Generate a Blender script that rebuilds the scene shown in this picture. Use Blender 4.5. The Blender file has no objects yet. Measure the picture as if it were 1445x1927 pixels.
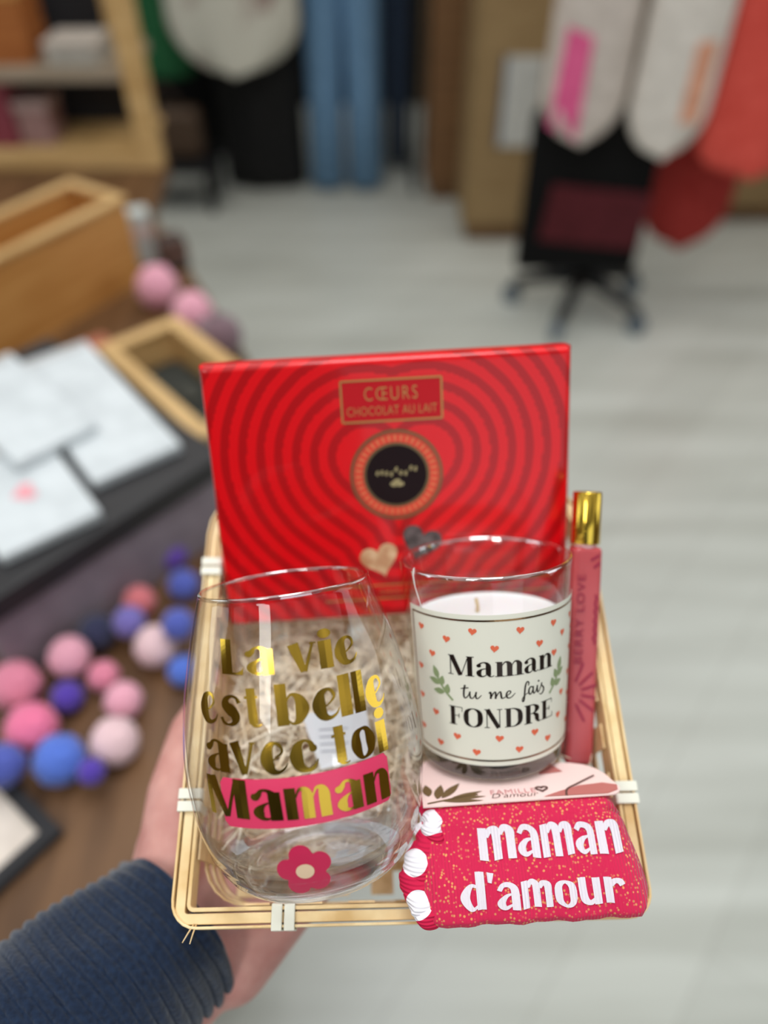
import bpy, bmesh, math, random
from mathutils import Vector, Matrix

random.seed(11)
SC = bpy.context.scene
COL = SC.collection

# ------------------------------------------------------------------ camera
FPX = 1450.0
CAM_H = 1.45
PITCH = math.radians(45)
CR = Vector((1, 0, 0))
CU = Vector((0, math.sin(PITCH), math.cos(PITCH)))
CF = Vector((0, math.cos(PITCH), -math.sin(PITCH)))
CO = Vector((0, 0, CAM_H))
cd = bpy.data.cameras.new('camera')
cam = bpy.data.objects.new('camera', cd)
COL.objects.link(cam)
cam.location = CO
cam.rotation_euler = (math.pi / 2 - PITCH, 0, 0)
cd.sensor_fit = 'VERTICAL'
cd.sensor_height = 36.0
cd.lens = FPX / 1927 * 36.0
cd.clip_start = 0.01
cd.dof.use_dof = True
cd.dof.focus_distance = 0.311
cd.dof.aperture_fstop = 2.75
SC.camera = cam

# ------------------------------------------------------------------ world, light, exposure
SC.view_settings.view_transform = 'Standard'
SC.view_settings.look = 'None'
SC.view_settings.gamma = 1.0
SC.view_settings.exposure = 0.10
SC.view_settings.use_curve_mapping = False
SC.cycles.use_denoising = True
SC.cycles.max_bounces = 24
SC.cycles.transmission_bounces = 20
SC.cycles.glossy_bounces = 12
SC.cycles.transparent_max_bounces = 32
SC.cycles.sample_clamp_indirect = 6.0
SC.cycles.blur_glossy = 0.3
W = bpy.data.worlds.new('shop_ambience')
SC.world = W
W.use_nodes = True
wt = W.node_tree
bgn = wt.nodes['Background']
wtc = wt.nodes.new('ShaderNodeTexCoord')
wnz = wt.nodes.new('ShaderNodeTexNoise')
wnz.inputs['Scale'].default_value = 2.3
wnz.inputs['Detail'].default_value = 2.5
wrp = wt.nodes.new('ShaderNodeValToRGB')
wrp.color_ramp.elements[0].position = 0.40
wrp.color_ramp.elements[1].position = 0.60
wrp.color_ramp.elements[0].color = (0.24, 0.24, 0.24, 1)
wrp.color_ramp.elements[1].color = (0.97, 1.0, 0.99, 1)
wsp = wt.nodes.new('ShaderNodeSeparateXYZ')
wup = wt.nodes.new('ShaderNodeMapRange')
wup.inputs['From Min'].default_value = -0.1
wup.inputs['From Max'].default_value = 0.8
wup.inputs['To Min'].default_value = 0.55
wup.inputs['To Max'].default_value = 1.35
wml = wt.nodes.new('ShaderNodeMix')
wml.data_type = 'RGBA'
wml.blend_type = 'MULTIPLY'
wml.inputs['Factor'].default_value = 1.0
wt.links.new(wtc.outputs['Generated'], wnz.inputs['Vector'])
wt.links.new(wtc.outputs['Generated'], wsp.inputs['Vector'])
wt.links.new(wsp.outputs['Z'], wup.inputs['Value'])
wt.links.new(wnz.outputs['Fac'], wrp.inputs['Fac'])
wt.links.new(wrp.outputs['Color'], wml.inputs[6])
wt.links.new(wup.outputs['Result'], wml.inputs[7])
# ambience darkened behind the camera, standing in for the unmodelled body blocking light
wbk = wt.nodes.new('ShaderNodeMapRange')
wbk.inputs['From Min'].default_value = -0.85
wbk.inputs['From Max'].default_value = -0.10
wbk.inputs['To Min'].default_value = 0.22
wbk.inputs['To Max'].default_value = 1.1
wm2 = wt.nodes.new('ShaderNodeMix')
wm2.data_type = 'RGBA'
wm2.blend_type = 'MULTIPLY'
wm2.inputs['Factor'].default_value = 1.0
wt.links.new(wsp.outputs['Y'], wbk.inputs['Value'])
wt.links.new(wml.outputs[2], wm2.inputs[6])
wt.links.new(wbk.outputs['Result'], wm2.inputs[7])
wt.links.new(wm2.outputs[2], bgn.inputs[0])
bgn.inputs[1].default_value = 0.70


def area(name, loc, target, sx, sy, power, color):
    ld = bpy.data.lights.new(name, 'AREA')
    ld.shape = 'RECTANGLE'
    ld.size = sx
    ld.size_y = sy
    ld.energy = power
    ld.color = color
    o = bpy.data.objects.new(name, ld)
    COL.objects.link(o)
    o.location = loc
    d = Vector(target) - Vector(loc)
    o.rotation_euler = d.to_track_quat('-Z', 'Y').to_euler()
    return o


area('ceiling_panel_light', (-0.95, -1.1, 2.75), (-0.75, -0.6, 0), 0.45, 1.2, 17, (0.98, 1.0, 0.96))
area('ceiling_panel_light', (0.05, 0.60, 2.75), (0.05, 0.60, 0), 0.5, 1.2, 18, (0.95, 0.985, 1.0))
area('ceiling_panel_light', (1.2, 2.2, 2.75), (1.2, 2.2, 0), 1.2, 0.5, 9, (1.0, 0.96, 0.90))
area('ceiling_panel_light', (-1.0, 2.6, 2.75), (-1.0, 2.6, 0), 1.2, 0.5, 10, (1.0, 0.95, 0.88))
area('daylight_fill', (0.9, -1.8, 1.7), (0.3, 0.1, 0.0), 1.6, 1.2, 7, (0.78, 0.90, 1.0))
area('daylight_fill', (-3.1, 0.5, 1.6), (0, 0.5, 1.1), 1.6, 1.4, 14, (0.82, 0.94, 1.0))  # added side softbox, no window in this wall; streaks the glass edge
area('daylight_fill', (3.1, 0.5, 1.6), (0, 0.5, 1.1), 1.6, 1.4, 12, (0.82, 0.94, 1.0))  # matching softbox added on the right for the other edge streak


# ------------------------------------------------------------------ small helpers
def lin(c):
    c = c / 255.0
    return c / 12.92 if c <= 0.04045 else ((c + 0.055) / 1.055) ** 2.4


def rgb(r, g, b):
    return (lin(r), lin(g), lin(b), 1.0)


def cw(x, y, z):
    """camera axes (right, up, forward) to a world direction"""
    return CR * x + CU * y + CF * z


def onz(px, py, z):
    """the point at height z that the photograph shows at px, py"""
    u = -(py - 963.5) / FPX
    d = CR * ((px - 722.5) / FPX) + CU * u + CF
    t = (z - CAM_H) / d.z
    return CO + d * t


def ony(px, py, y):
    u = -(py - 963.5) / FPX
    d = CR * ((px - 722.5) / FPX) + CU * u + CF
    return CO + d * (y / d.y)


def atd(px, py, dep):
    return CO + (CR * ((px - 722.5) / FPX) - CU * ((py - 963.5) / FPX) + CF) * dep


def frame(o, x, y, z):
    m = Matrix.Identity(4)
    for i, a in enumerate((x, y, z)):
        for k in range(3):
            m[k][i] = a[k]
    for k in range(3):
        m[k][3] = o[k]
    return m


def pr(name, col, rough=0.5, metal=0.0, spec=0.5, coat=0.0, trans=0.0, ior=1.45, sub=0.0, sheen=0.0):
    m = bpy.data.materials.new(name)
    m.use_nodes = True
    b = m.node_tree.nodes['Principled BSDF']
    b.inputs['Base Color'].default_value = col
    b.inputs['Roughness'].default_value = rough
    b.inputs['Metallic'].default_value = metal
    b.inputs['Specular IOR Level'].default_value = spec
    b.inputs['Coat Weight'].default_value = coat
    b.inputs['Coat Roughness'].default_value = 0.08
    b.inputs['Transmission Weight'].default_value = trans
    b.inputs['IOR'].default_value = ior
    if sub:
        b.inputs['Subsurface Weight'].default_value = sub
        b.inputs['Subsurface Radius'].default_value = (0.006, 0.003, 0.002)
    if sheen:
        b.inputs['Sheen Weight'].default_value = sheen
    return m


def nd(m, typ, **kw):
    n = m.node_tree.nodes.new(typ)
    for k, v in kw.items():
        if hasattr(n, k):
            setattr(n, k, v)
        else:
            n.inputs[k].default_value = v
    return n


def lk(m, a, b):
    m.node_tree.links.new(a, b)


def bsdf(m):
    return m.node_tree.nodes['Principled BSDF']


def noise_mix(m, c1, c2, scale=(1, 1, 1), nscale=5.0, detail=4.0, lo=0.35, hi=0.65, bump=0.0, dist=0.001, coords='Object'):
    """vary the base colour between two tones with a stretched noise"""
    tc = nd(m, 'ShaderNodeTexCoord')
    mp = nd(m, 'ShaderNodeMapping')
    mp.inputs['Scale'].default_value = scale
    nz = nd(m, 'ShaderNodeTexNoise')
    nz.inputs['Scale'].default_value = nscale
    nz.inputs['Detail'].default_value = detail
    rp = nd(m, 'ShaderNodeValToRGB')
    rp.color_ramp.elements[0].position = lo
    rp.color_ramp.elements[1].position = hi
    rp.color_ramp.elements[0].color = c1
    rp.color_ramp.elements[1].color = c2
    lk(m, tc.outputs[coords], mp.inputs['Vector'])
    lk(m, mp.outputs['Vector'], nz.inputs['Vector'])
    lk(m, nz.outputs['Fac'], rp.inputs['Fac'])
    lk(m, rp.outputs['Color'], bsdf(m).inputs['Base Color'])
    if bump:
        bp = nd(m, 'ShaderNodeBump')
        bp.inputs['Strength'].default_value = bump
        bp.inputs['Distance'].default_value = dist
        lk(m, nz.outputs['Fac'], bp.inputs['Height'])
        lk(m, bp.outputs['Normal'], bsdf(m).inputs['Normal'])
    return m


class MB:
    def __init__(s):
        s.v = []
        s.f = []

    def add(s, vs, fs):
        b = len(s.v)
        s.v += [tuple(v) for v in vs]
        s.f += [tuple(i + b for i in f) for f in fs]

    def box(s, lo, hi, m=None):
        x0, y0, z0 = lo
        x1, y1, z1 = hi
        vs = [Vector(p) for p in ((x0, y0, z0), (x1, y0, z0), (x1, y1, z0), (x0, y1, z0), (x0, y0, z1), (x1, y0, z1), (x1, y1, z1), (x0, y1, z1))]
        if m is not None:
            vs = [m @ v for v in vs]
        s.add(vs, [(0, 3, 2, 1), (4, 5, 6, 7), (0, 1, 5, 4), (1, 2, 6, 5), (2, 3, 7, 6), (3, 0, 4, 7)])

    def tube(s, pts, rad, n=10, cap=True, closed=False):
        pts = [Vector(p) for p in pts]
        N = len(pts)
        if not hasattr(rad, '__len__'):
            rad = [rad] * N
        rings = []
        up = None
        for i, p in enumerate(pts):
            if closed:
                t = (pts[(i + 1) % N] - pts[i - 1]).normalized()
            else:
                t = (pts[min(i + 1, N - 1)] - pts[max(i - 1, 0)]).normalized()
            if up is None:
                up = t.orthogonal().normalized()
            up = (up - t * up.dot(t)).normalized()
            sd = t.cross(up)
            rings.append([p + (up * math.cos(a) + sd * math.sin(a)) * rad[i] for a in [2 * math.pi * k / n for k in range(n)]])
        vs = [v for r in rings for v in r]
        fs = []
        for i in range(N if closed else N - 1):
            j = (i + 1) % N
            for k in range(n):
                k2 = (k + 1) % n
                fs.append((i * n + k, i * n + k2, j * n + k2, j * n + k))
        if cap and not closed:
            fs.append(tuple(range(n - 1, -1, -1)))
            fs.append(tuple((N - 1) * n + k for k in range(n)))
        s.add(vs, fs)

    def ell(s, c, r, m=None, nu=24, nv=14):
        c = Vector(c)
        vs = []
        fs = []
        for j in range(nv + 1):
            th = math.pi * j / nv
            for i in range(nu):
                ph = 2 * math.pi * i / nu
                v = Vector((r[0] * math.sin(th) * math.cos(ph), r[1] * math.sin(th) * math.sin(ph), r[2] * math.cos(th)))
                vs.append(c + (m @ v if m is not None else v))
        for j in range(nv):
            for i in range(nu):
                i2 = (i + 1) % nu
                fs.append((j * nu + i, (j + 1) * nu + i, (j + 1) * nu + i2, j * nu + i2))
        s.add(vs, fs)

    def lathe(s, prof, n=96, closed=False):
        """prof: list of (r, z)"""
        N = len(prof)
        vs = []
        for r, z in prof:
            for k in range(n):
                a = 2 * math.pi * k / n
                vs.append((r * math.cos(a), r * math.sin(a), z))
        fs = []
        for i in range(N if closed else N - 1):
            j = (i + 1) % N
            for k in range(n):
                k2 = (k + 1) % n
                fs.append((i * n + k, i * n + k2, j * n + k2, j * n + k))
        s.add(vs, fs)

    def build(s, name, mat, parent=None, smooth=False, bevel=0.0, matrix=None, weld=False, seg=2, norm=True):
        me = bpy.data.meshes.new(name)
        me.from_pydata(s.v, [], s.f)
        if weld or bevel or norm:
            bm = bmesh.new()
            bm.from_mesh(me)
            if weld:
                bmesh.ops.remove_doubles(bm, verts=bm.verts, dist=1e-6)
                bmesh.ops.dissolve_degenerate(bm, edges=bm.edges, dist=1e-7)
            if norm:
                bmesh.ops.recalc_face_normals(bm, faces=bm.faces)
            if bevel:
                es = [e for e in bm.edges if len(e.link_faces) == 2 and e.calc_face_angle(0) > 0.6]
                bmesh.ops.bevel(bm, geom=es, offset=bevel, segments=seg, profile=0.5, affect='EDGES')
            bm.to_mesh(me)
            bm.free()
        if smooth:
            me.polygons.foreach_set('use_smooth', [True] * len(me.polygons))
        me.materials.append(mat)
        o = bpy.data.objects.new(name, me)
        COL.objects.link(o)
        if parent is not None:
            o.parent = parent
        if matrix is not None:
            o.matrix_local = matrix
        return o


def tag(o, label=None, cat=None, group=None, kind=None):
    if label:
        o['label'] = label
    if cat:
        o['category'] = cat
    if group:
        o['group'] = group
    if kind:
        o['kind'] = kind
    return o


def thing(name, label, cat, m=None, group=None):
    o = bpy.data.objects.new(name, None)
    o.empty_display_size = 0.02
    COL.objects.link(o)
    if m is not None:
        o.matrix_world = m
    return tag(o, label, cat, group)


# ------------------------------------------------------------------ strokes and lettering
def spline(P, n=8, closed=False):
    """Catmull-Rom through (x, y, w) points"""
    if len(P) < 3:
        return [tuple(p) for p in P]
    out = []
    N = len(P)
    segs = N if closed else N - 1
    for i in range(segs):
        if closed:
            p0, p1, p2, p3 = P[i - 1], P[i], P[(i + 1) % N], P[(i + 2) % N]
        else:
            p0, p1, p2, p3 = P[max(i - 1, 0)], P[i], P[i + 1], P[min(i + 2, N - 1)]
        for k in range(n):
            t = k / n
            out.append(tuple(0.5 * (2 * p1[c] + (p2[c] - p0[c]) * t + (2 * p0[c] - 5 * p1[c] + 4 * p2[c] - p3[c]) * t * t + (3 * p1[c] - p0[c] - 3 * p2[c] + p3[c]) * t ** 3) for c in range(3)))
    if not closed:
        out.append(tuple(P[-1]))
    return out


def S(*pts, c=False):
    return ('s', list(pts), c)


def Ln(x0, y0, x1, y1, w, w2=None):
    return ('l', [(x0, y0, w), (x1, y1, w if w2 is None else w2)], False)


def Po(*pts):
    return ('p', list(pts), False)


def Dot(x, y, r):
    return ('p', [(x + r * math.cos(a), y + r * math.sin(a)) for a in [2 * math.pi * k / 20 for k in range(20)]], False)


def stroke_quads(st):
    """list of 2-D polygons (each 3 or 4 corners) for one stroke"""
    kind, P, closed = st
    polys = []
    if kind == 'p':
        cx = sum(p[0] for p in P) / len(P)
        cy = sum(p[1] for p in P) / len(P)
        n = len(P)
        # rings so that the patch follows a curved surface
        lev = [0.0, 0.35, 0.7, 1.0]
        for a, b in zip(lev[:-1], lev[1:]):
            for i in range(n):
                p, q = P[i], P[(i + 1) % n]
                A = (cx + (p[0] - cx) * a, cy + (p[1] - cy) * a)
                B = (cx + (q[0] - cx) * a, cy + (q[1] - cy) * a)
                Cc = (cx + (q[0] - cx) * b, cy + (q[1] - cy) * b)
                D = (cx + (p[0] - cx) * b, cy + (p[1] - cy) * b)
                polys.append((A, D, Cc, B) if a > 0 else (A, D, Cc))
        return polys
    if kind == 'l':
        n = 8
        a, b = P
        pts = [tuple(a[c] + (b[c] - a[c]) * k / n for c in range(3)) for k in range(n + 1)]
    else:
        pts = spline(P, 9, closed)
    N = len(pts)
    L = []
    R = []
    for i, p in enumerate(pts):
        if closed:
            q0, q1 = pts[i - 1], pts[(i + 1) % N]
        else:
            q0, q1 = pts[max(i - 1, 0)], pts[min(i + 1, N - 1)]
        dx, dy = q1[0] - q0[0], q1[1] - q0[1]
        d = math.hypot(dx, dy) or 1
        nx, ny = -dy / d, dx / d
        w = max(p[2], 0.001) / 2
        L.append((p[0] + nx * w, p[1] + ny * w))
        R.append((p[0] - nx * w, p[1] - ny * w))
    for i in range(N if closed else N - 1):
        j = (i + 1) % N
        # two strips across so wide strokes bend with the surface
        mi = ((L[i][0] + R[i][0]) / 2, (L[i][1] + R[i][1]) / 2)
        mj = ((L[j][0] + R[j][0]) / 2, (L[j][1] + R[j][1]) / 2)
        polys.append((L[i], mi, mj, L[j]))
        polys.append((mi, R[i], R[j], mj))
    return polys


def put(mb, strokes, mp):
    for st in strokes:
        for q in stroke_quads(st):
            mb.add([mp(*p) for p in q], [tuple(range(len(q)))])


def extent(strokes):
    xs = [p[0] for st in strokes for q in stroke_quads(st) for p in q]
    return min(xs), max(xs)


def place(mb, strokes, s0, s1, base, xh, mp):
    """fit a glyph between s0 and s1; base may be a function of s"""
    a, b = extent(strokes)
    k = (s1 - s0) / (b - a)

    def g(x, y):
        s = s0 + (x - a) * k
        return mp(s, (base(s) if callable(base) else base) + y * xh)
    put(mb, strokes, g)


def text_mesh(body, size, mat_or_none=None, align='CENTER', bold=0.0, spacing=1.0, shear=0.0):
    """flat polygons of a line of plain lettering; returns (verts, faces) in 2-D"""
    cu = bpy.data.curves.new('lettering_curve', 'FONT')
    cu.body = body
    cu.size = size
    cu.align_x = align
    cu.offset = bold
    cu.space_character = spacing
    cu.shear = shear
    cu.resolution_u = 4
    ob = bpy.data.objects.new('lettering_tmp', cu)
    COL.objects.link(ob)
    dg = bpy.context.evaluated_depsgraph_get()
    me = bpy.data.meshes.new_from_object(ob.evaluated_get(dg))
    vs = [(v.co.x, v.co.y) for v in me.vertices]
    fs = [tuple(p.vertices) for p in me.polygons]
    bpy.data.objects.remove(ob)
    bpy.data.curves.remove(cu)
    bpy.data.meshes.remove(me)
    return vs, fs


def put_text(mb, body, size, mp, **kw):
    vs, fs = text_mesh(body, size, **kw)
    mb.add([mp(*v) for v in vs], fs)


# heavy retro alphabet (x-height 1)
G = {}
G['e'] = [S((.30, .40, .05), (.48, .50, .06), (.66, .70, .09), (.60, .90, .11), (.44, .955, .12), (.27, .82, .26), (.20, .48, .40), (.30, .16, .30), (.50, .06, .14), (.70, .16, .08), (.80, .34, .03))]
G['a'] = [S((.10, .74, .20), (.20, .80, .17), (.30, .95, .09), (.45, .95, .10), (.56, .84, .2)), Ln(.60, .90, .62, 0, .30), S((.56, .60, .05), (.36, .52, .07), (.22, .36, .22), (.19, .22, .28), (.28, .07, .14), (.44, .06, .06), (.56, .2, .04)), Dot(.13, .74, .11)]
G['s'] = [S((.66, .74, .14), (.58, .90, .10), (.42, .95, .10), (.26, .84, .18), (.25, .66, .30), (.40, .50, .36), (.52, .32, .30), (.48, .12, .18), (.32, .045, .09), (.16, .10, .10), (.08, .27, .10))]
G['t'] = [Ln(.24, 1.22, .28, .1, .30), S((.26, .2, .28), (.30, .07, .15), (.42, .035, .07), (.52, .08, .04)), Ln(.02, .93, .46, .95, .09)]
G['b'] = [Ln(.18, 1.32, .20, .0, .30), S((.30, .72, .04), (.44, .95, .09), (.62, .84, .22), (.70, .5, .36), (.60, .15, .22), (.44, .04, .09), (.30, .2, .04))]
G['l'] = [Ln(.18, 1.33, .20, .0, .34)]
G['i'] = [Ln(.18, 1.0, .20, .0, .33), Dot(.19, 1.24, .17)]
G['v'] = [Ln(.17, 1.0, .46, 0, .36, .20), Ln(.80, 1.0, .50, 0, .09, .12), Ln(.70, .97, .90, .97, .06)]
G['c'] = [S((.70, .68, .20), (.62, .88, .14), (.46, .955, .10), (.28, .82, .26), (.20, .48, .40), (.30, .16, .30), (.52, .05, .14), (.70, .14, .10), (.82, .36, .03)), Dot(.70, .70, .12)]
G['o'] = [S((.42, .95, .10), (.22, .80, .26), (.19, .45, .36), (.30, .12, .2), (.46, .05, .10), (.68, .22, .26), (.71, .55, .36), (.60, .88, .2), c=True)]
G['m'] = [Ln(.16, 1.0, .17, 0, .29), S((.30, .70, .04), (.40, .93, .08), (.54, .92, .2), (.60, .76, .28), (.60, .5, .29)), Ln(.60, .55, .60, 0, .29), S((.74, .70, .04), (.84, .93, .08), (.97, .92, .2), (1.03, .76, .28), (1.03, .5, .29)), Ln(1.03, .55, 1.04, 0, .29)]
G['n'] = [Ln(.16, 1.0, .17, 0, .29), S((.30, .70, .04), (.40, .93, .08), (.55, .92, .2), (.61, .76, .28), (.61, .5, .30)), Ln(.61, .55, .62, 0, .30)]
G['M'] = [Ln(.10, 1.25, .13, 0, .16), Ln(.20, 1.25, .58, 0, .30, .16), Ln(.92, 1.25, .60, .02, .09), Ln(1.02, 1.25, 1.02, 0, .34)]
G['L'] = [Ln(.16, 1.25, .17, 0, .32), Ln(.1, .05, .62, .04, .08), Po((.42, .06), (.62, .0), (.64, .3), (.58, .16))]

# high contrast didone alphabet (x-height 1, capital 1.32)
D = {}


def serif(x, y, w):
    return Ln(x - w / 2, y, x + w / 2, y, .05)


D['M'] = [Ln(.13, 1.30, .13, 0, .06), Ln(.2, 1.3, .72, .02, .30, .26), Ln(1.18, 1.3, .76, .02, .05), Ln(1.27, 1.32, 1.27, 0, .28), serif(.13, .025, .34), serif(1.27, .025, .50), serif(.16, 1.295, .34), serif(1.3, 1.295, .44)]
D['a'] = [S((.14, .74, .20), (.2, .86, .1), (.38, .965, .07), (.55, .88, .16), (.60, .70, .24), (.60, .4, .24)), Ln(.60, .5, .60, .14, .24), S((.6, .2, .22), (.66, .05, .1), (.78, .03, .05), (.86, .1, .04)), S((.52, .56, .05), (.30, .5, .08), (.16, .30, .23), (.2, .1, .18), (.34, .03, .08), (.5, .12, .05)), Dot(.16, .74, .11)]
D['m'] = [Ln(.22, .98, .22, 0, .25), S((.34, .74, .04), (.46, .94, .07), (.60, .92, .16), (.68, .74, .25), (.68, .5, .25)), Ln(.68, .55, .68, 0, .25), S((.80, .74, .04), (.92, .94, .07), (1.06, .92, .16), (1.14, .74, .25), (1.14, .5, .25)), Ln(1.14, .55, 1.14, 0, .25), serif(.22, .025, .44), serif(.68, .025, .42), serif(1.14, .025, .44), serif(.14, .96, .22)]
D['n'] = [Ln(.22, .98, .22, 0, .25), S((.34, .74, .04), (.46, .94, .07), (.62, .92, .16), (.70, .74, .25), (.70, .5, .25)), Ln(.70, .55, .70, 0, .25), serif(.22, .025, .44), serif(.70, .025, .44), serif(.14, .96, .22)]
D['F'] = [Ln(.24, 1.32, .24, 0, .28), serif(.24, .025, .52), Ln(.0, 1.295, .86, 1.295, .05), Ln(.85, 1.3, .85, .98, .05, .03), Ln(.3, .68, .64, .68, .045), Ln(.64, .84, .64, .52, .05)]
D['O'] = [S((.58, 1.30, .06), (.24, 1.1, .22), (.17, .66, .30), (.24, .22, .22), (.58, .02, .06), (.92, .22, .22), (.99, .66, .30), (.92, 1.1, .22), c=True)]
D['N'] = [Ln(.16, 1.3, .16, 0, .06), Ln(.2, 1.3, .94, .0, .30, .28), Ln(1.02, 1.32, 1.02, .0, .06), serif(.16, .025, .36), serif(1.02, 1.295, .36), serif(.14, 1.295, .30)]
D['D'] = [Ln(.24, 1.32, .24, 0, .28), serif(.2, .025, .4), serif(.2, 1.295, .4), S((.3, 1.295, .05), (.62, 1.27, .08), (.92, 1.05, .24), (.98, .66, .32), (.92, .26, .24), (.62, .05, .08), (.3, .025, .05))]
D['R'] = [Ln(.24, 1.32, .24, 0, .28), serif(.24, .025, .5), serif(.2, 1.295, .4), S((.3, 1.295, .05), (.62, 1.27, .09), (.82, 1.0, .30), (.62, .72, .09), (.3, .68, .05)), S((.56, .68, .07), (.78, .5, .26), (.82, .25, .26), (.92, .05, .12), (1.08, .06, .04))]
D['E'] = [Ln(.24, 1.32, .24, 0, .28), Ln(.0, .025, .86, .025, .05), Ln(.0, 1.295, .84, 1.295, .05), Ln(.84, 1.3, .84, 1.0, .05, .03), Ln(.88, .0, .88, .36, .06, .03), Ln(.3, .68, .62, .68, .045), Ln(.62, .84, .62, .52, .05)]

# brush script (x-height 1)
SCR = {
    'tu': [S((.30, 1.75, .17), (.20, 1.1, .17), (.16, .4, .16), (.24, .04, .15), (.42, .12, .11), (.62, .5, .09), (.74, .95, .10)), S((-.12, 1.2, .10), (.2, 1.3, .14), (.62, 1.42, .13)), S((.74, .95, .13), (.72, .5, .15), (.80, .08, .15), (1.0, .1, .11), (1.2, .5, .10), (1.32, .95, .10)), S((1.32, .95, .14), (1.26, .45, .15), (1.34, .06, .14), (1.55, .2, .10), (1.78, .55, .06))],
    'me': [S((0, .75, .09), (.12, .95, .13), (.16, .6, .15), (.14, .05, .15)), S((.16, .2, .10), (.34, .75, .10), (.5, .95, .12), (.54, .6, .15), (.52, .05, .15)), S((.54, .2, .1), (.74, .75, .1), (.92, .95, .12), (.96, .5, .15), (1.02, .08, .14), (1.25, .18, .1), (1.5, .45, .09), (1.72, .72, .10), (1.66, .98, .12), (1.46, .85, .12), (1.38, .4, .15), (1.52, .05, .14), (1.8, .16, .1), (2.1, .62, .06))],
    'fais': [S((.62, 1.15, .09), (.66, 1.5, .12), (.50, 1.62, .13), (.34, 1.2, .15), (.26, .4, .15), (.18, -.5, .15), (.06, -.62, .11), (.04, -.3, .09), (.3, .1, .09), (.6, .3, .08)), S((1.02, .85, .13), (.84, .95, .12), (.66, .6, .15), (.70, .14, .14), (.86, .1, .11), (1.04, .5, .1), (1.1, .95, .12), (1.08, .4, .15), (1.16, .08, .13), (1.36, .3, .09), (1.52, .9, .10)), S((1.52, .95, .14), (1.5, .4, .14), (1.58, .1, .13), (1.78, .4, .09), (2.02, 1.05, .10)), Dot(1.66, 1.4, .10), S((2.02, 1.1, .13), (1.98, .8, .13), (2.18, .5, .15), (2.2, .1, .15), (1.95, -.25, .12), (1.72, -.12, .07))],
}

# blunt knitted alphabet for the socks (x-height 1)
K = {
    'm': [Ln(.14, 1.0, .14, 0, .24), S((.26, .72, .1), (.36, .92, .2), (.52, .86, .26), (.54, .6, .24), (.54, .4, .24)), Ln(.54, .6, .54, 0, .24), S((.66, .72, .1), (.76, .92, .2), (.92, .86, .26), (.94, .6, .24), (.94, .4, .24)), Ln(.94, .6, .94, 0, .24)],
    'a': [S((.14, .74, .16), (.26, .92, .18), (.46, .92, .2), (.60, .78, .24), (.62, .5, .25)), Ln(.62, .6, .62, 0, .25), S((.56, .60, .05), (.34, .5, .14), (.18, .27, .26), (.3, .07, .16), (.52, .2, .06))],
    'n': [Ln(.14, 1.0, .14, 0, .25), S((.27, .72, .1), (.38, .92, .2), (.54, .86, .26), (.58, .6, .25), (.58, .4, .25)), Ln(.58, .6, .58, 0, .25)],
    'd': [Ln(.62, 1.45, .62, 0, .25), S((.52, .85, .08), (.34, .92, .16), (.17, .5, .27), (.34, .08, .16), (.52, .15, .08))],
    "'": [Ln(.12, 1.45, .08, 1.05, .22, .12)],
    'o': [S((.42, .95, .12), (.2, .8, .24), (.16, .5, .28), (.2, .2, .24), (.42, .05, .12), (.64, .2, .24), (.68, .5, .28), (.64, .8, .24), c=True)],
    'u': [S((.14, 1.0, .25), (.14, .5, .25), (.18, .18, .25), (.34, .07, .18), (.5, .22, .1)), Ln(.58, 1.0, .58, 0, .25)],
    'r': [Ln(.14, 1.0, .14, 0, .25), S((.25, .66, .08), (.34, .86, .18), (.50, .88, .22), (.58, .72, .2))],
}

HEART = [(0.0, -0.62)]
for k in range(1, 30):
    t = 2 * math.pi * k / 30
    HEART.append((16 * math.sin(t + math.pi) ** 3 / 17 * -1, (13 * math.cos(t + math.pi) - 5 * math.cos(2 * t) - 2 * math.cos(3 * t + 3 * math.pi) - math.cos(4 * t)) / 17))
HEART[0] = (0.0, -1.0)


def heart(cx, cy, r, rot=0.0):
    c, s = math.cos(rot), math.sin(rot)
    return Po(*[(cx + r * (x * c - y * s), cy + r * (x * s + y * c)) for x, y in HEART])


def leaf(x0, y0, x1, y1, w):
    """pointed oval from base to tip"""
    dx, dy = x1 - x0, y1 - y0
    L = math.hypot(dx, dy)
    nx, ny = -dy / L, dx / L
    A = []
    B = []
    for k in range(11):
        t = k / 10
        h = w / 2 * math.sin(math.pi * t ** 0.85)
        A.append((x0 + dx * t + nx * h, y0 + dy * t + ny * h))
        B.append((x0 + dx * t - nx * h, y0 + dy * t - ny * h))
    return Po(*(A + B[-2:0:-1]))


# ------------------------------------------------------------------ frames of the things in the basket
def camframe(o, x, z):
    x = cw(*x).normalized()
    z = cw(*z).normalized()
    x = (x - z * x.dot(z)).normalized()
    y = z.cross(x)
    return frame(CO + cw(*o), x, y, z)


M_TRAY = camframe((.01066577, -.07912246, .36711671), (.99906605, .00161405, .04317888), (.03707551, .48118599, -.87583414))


def push(m, k):
    """the same thing k times as far from the eye and k times as large"""
    return Matrix.Translation(CO) @ Matrix.Scale(k, 4) @ Matrix.Translation(-CO) @ m


M_TRAY = push(M_TRAY, 1.04)
M_GLASS = camframe((-.02957807, -.15883505, .35210551), (.99308, .11741, 0), (-.11713, .99069, -.06935))
M_GLASS = push(M_GLASS, 1 / 1.05)
M_CANDLE = camframe((.05281556, -.11597776, .3786584), (.99834, .05762, 0), (-.05665, .98156, -.18259))
SB = .1815 / .205
M_BOX = camframe((.00513316 * SB, .01090275 * SB, .4435291 * SB), (.99790643, .05995919, .02424138), (-.04988784, .95217058, -.30146707))
M_BOX = M_BOX @ Matrix.Scale(.1815 / .190, 4)
M_PERF = camframe((.0968, -.1258, .3890), (.9975, -.03, .06), (.025, .997, -.074)) @ Matrix.Scale(1.026, 4)

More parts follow.
